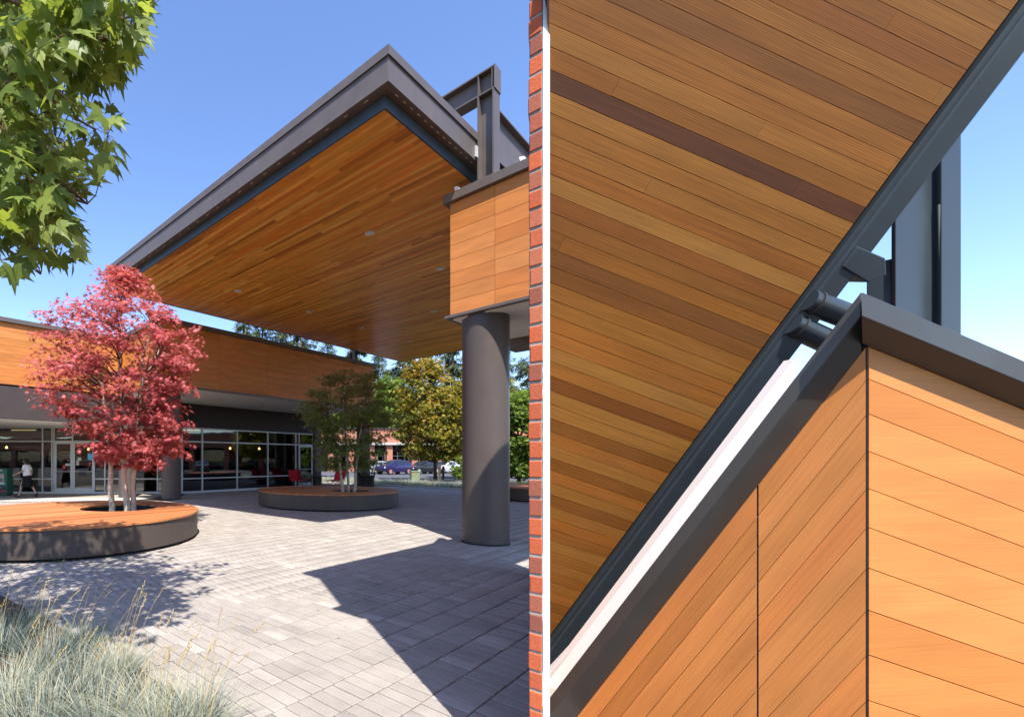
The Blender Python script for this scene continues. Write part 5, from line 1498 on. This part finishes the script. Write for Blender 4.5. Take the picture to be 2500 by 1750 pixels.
# fescue clumps in the bed at the lower left
sheet('planting_bed', [(-6, 7.9), (-0.25, 2.75), (-0.05, 2.3), (-0.2, 1.0), (-6, 1.0)], M['bed'], 0.016)
def blades(n, base, rad, L, lean, w, rs, seg=4, droop=0.55):
    a = rs.uniform(0, 2 * np.pi, n); r = np.sqrt(rs.uniform(0, 1, n)) * rad
    b = np.stack([base[0] + np.cos(a) * r, base[1] + np.sin(a) * r, np.full(n, base[2])], 1)
    a2 = a + rs.normal(0, 0.5, n); out = np.stack([np.cos(a2), np.sin(a2), np.zeros(n)], 1)
    ln = rs.uniform(0.6, 1.15, n) * L; k = np.abs(rs.normal(0.55, 0.35, n)) * lean
    side = np.stack([-np.sin(a2 + rs.normal(0, 0.6, n)), np.cos(a2), np.zeros(n)], 1)
    Vv = []
    for i in range(seg + 1):
        f = i / seg
        p = b + out * (ln * k * (f + droop * f * f))[:, None] + np.array([0, 0, 1.0]) * (ln * (f - 0.32 * np.minimum(1.6, k) * f * f))[:, None]
        ww = (w * (1 - 0.85 * f))
        Vv += [p - side * ww / 2, p + side * ww / 2]
    Vv = np.stack(Vv, 1); m = 2 * (seg + 1)
    f_ = np.array([(2 * i, 2 * i + 1, 2 * i + 3, 2 * i + 2) for i in range(seg)])
    F = (np.arange(n) * m)[:, None, None] + f_[None]
    return Vv.reshape(-1, 3), F.reshape(-1, 4), m
def clump(px, py, L, rad, n, tm, stalks, label, seed, Y=None):
    n = int(n * 0.5); L *= 0.9
    rs = np.random.default_rng(seed); p = gnd(px, py)
    t_ = empty('fescue_clump', (p.x, p.y, 0), label, 'grass clump', 'fescue clumps in the near bed')
    Vv, F, m = blades(n, (p.x, p.y, 0.012), rad, L, 0.95, 0.0052, rs)
    ti = np.clip(rs.normal(tm, 0.30, n) + (rs.uniform(0, 1, n) > 0.9) * 0.35, 0, 1)  # tm carries clump colour plus light: dark in leaf shade, pale in sun
    tv_ = np.clip(np.repeat(ti, m).reshape(n, m) + np.linspace(-0.28, 0.12, m)[None, :], 0, 1).ravel()  # blades darkened towards the base, shade put into the tint for depth
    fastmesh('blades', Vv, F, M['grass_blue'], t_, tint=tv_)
    if stalks:
        mb = MB()
        for k in range(stalks):
            a = rs.uniform(-0.9, 1.2); ln = rs.uniform(0.45, 0.72); le = rs.uniform(0.08, 0.45)
            d = Vector((math.cos(a), math.sin(a) * 0.6, 0)); b = Vector((p.x + rs.normal(0, rad * 0.5), p.y + rs.normal(0, rad * 0.4), 0.02))
            pts = [b + d * (ln * le * f * (0.4 + 0.8 * f)) + Zv * ln * (f - 0.22 * le * f * f * 2) for f in np.linspace(0, 1, 7)]
            mb.tube(pts, [0.0016, 0.0015, 0.0014, 0.0013, 0.0012, 0.0011, 0.0008], 4, rs.uniform(0.3, 1.0))
            dr = (pts[-1] - pts[-2]).normalized(); tv = rs.uniform(0.05, 0.9)
            for j in range(9):
                q_ = pts[-1] - dr * (0.012 * j) + Vector(rs.normal(0, 0.0022, 3)); e = dr * 0.016 + Vector(rs.normal(0, 0.004, 3))
                mb.tube([q_, q_ + e * 0.5, q_ + e], [0.0005, 0.0030, 0.0004], 4, tv, cap=False)
        mb.build('flower_stalks', M['straw'], t_)
CL = [(60, 1545, .34, .15, 900, .10, 5, 'blue green fescue clump farthest left behind the others in leaf shade'), (5, 1600, .32, .14, 800, .22, 4, 'blue grey fescue clump at the left edge below the shaded one'),
      (205, 1590, .30, .12, 800, .22, 6, 'grey green fescue clump with upright stalks behind the middle'), (112, 1650, .34, .15, 1000, .30, 6, 'teal fescue clump left of middle with golden seed heads'),
      (285, 1655, .27, .12, 900, .80, 7, 'silvery sunlit fescue clump nearest the paving shade'), (20, 1725, .30, .14, 1000, .80, 3, 'pale fescue clump in the lower left corner'),
      (195, 1725, .34, .15, 1100, .40, 6, 'green grey fescue clump low in the middle'), (365, 1760, .29, .13, 1100, .78, 9, 'straw green sunlit fescue clump at the bottom edge'),
      (480, 1790, .29, .13, 1100, .62, 11, 'yellow green fescue clump with long stalks reaching over the paving'), (255, 1800, .30, .15, 1000, .66, 4, 'pale green fescue clump at the bottom left of centre'),
      (90, 1800, .30, .15, 1000, .60, 3, 'silver fescue clump along the bottom edge near the corner'), (400, 1840, .28, .14, 900, .72, 5, 'low straw coloured fescue clump cut by the bottom edge')]
for i, c in enumerate(CL): clump(*c, 200 + i)
# far fescue strip along the plaza edge
rs = np.random.default_rng(55); VV, FF, TT, b0 = [], [], [], 0
for i in range(420):
    k = rs.uniform(-9, 13); off = 0.45 + 2.6 * rs.uniform() ** 1.2
    p = edge0 + U * k + V * off
    n = 44; Vv, F, m = blades(n, (p.x, p.y, 0.02), 0.14, rs.uniform(0.26, 0.42), 0.8, 0.014, rs, 3)
    VV.append(Vv); FF.append(F + b0); b0 += len(Vv); TT.append(np.repeat(np.clip(rs.normal(0.72, 0.2, n), 0, 1), m))
o = fastmesh('fescue_grass', np.concatenate(VV), np.concatenate(FF), M['grass_blue'], None, tint=np.concatenate(TT))
tag(o, 'pale blue fescue grass strip along the far plaza kerb', 'grass', kind='stuff')
# lawn edge right of the column
sheet('lawn', [(X_(1225, 21.5), 21.5), (X_(1345, 21.5), 21.5), (X_(1400, 30), 30), (X_(1190, 30), 30)], M['lawn'], 0.03)
VV, FF, TT, b0 = [], [], [], 0
for i in range(160):
    Y = rs.uniform(21.6, 27); p = Vector((X_(rs.uniform(1225, 1340), Y), Y, 0.03))
    Vv, F, m = blades(36, tuple(p), 0.16, 0.34, 0.6, 0.014, rs, 3)
    VV.append(Vv); FF.append(F + b0); b0 += len(Vv); TT.append(np.repeat(np.clip(rs.normal(0.5, 0.2, 36), 0, 1), m))
o = fastmesh('ornamental_grass', np.concatenate(VV), np.concatenate(FF), M['leaf_fresh'], None, tint=np.concatenate(TT))
tag(o, 'bright green ornamental grass between the column and the brick pier', 'grass', kind='stuff')
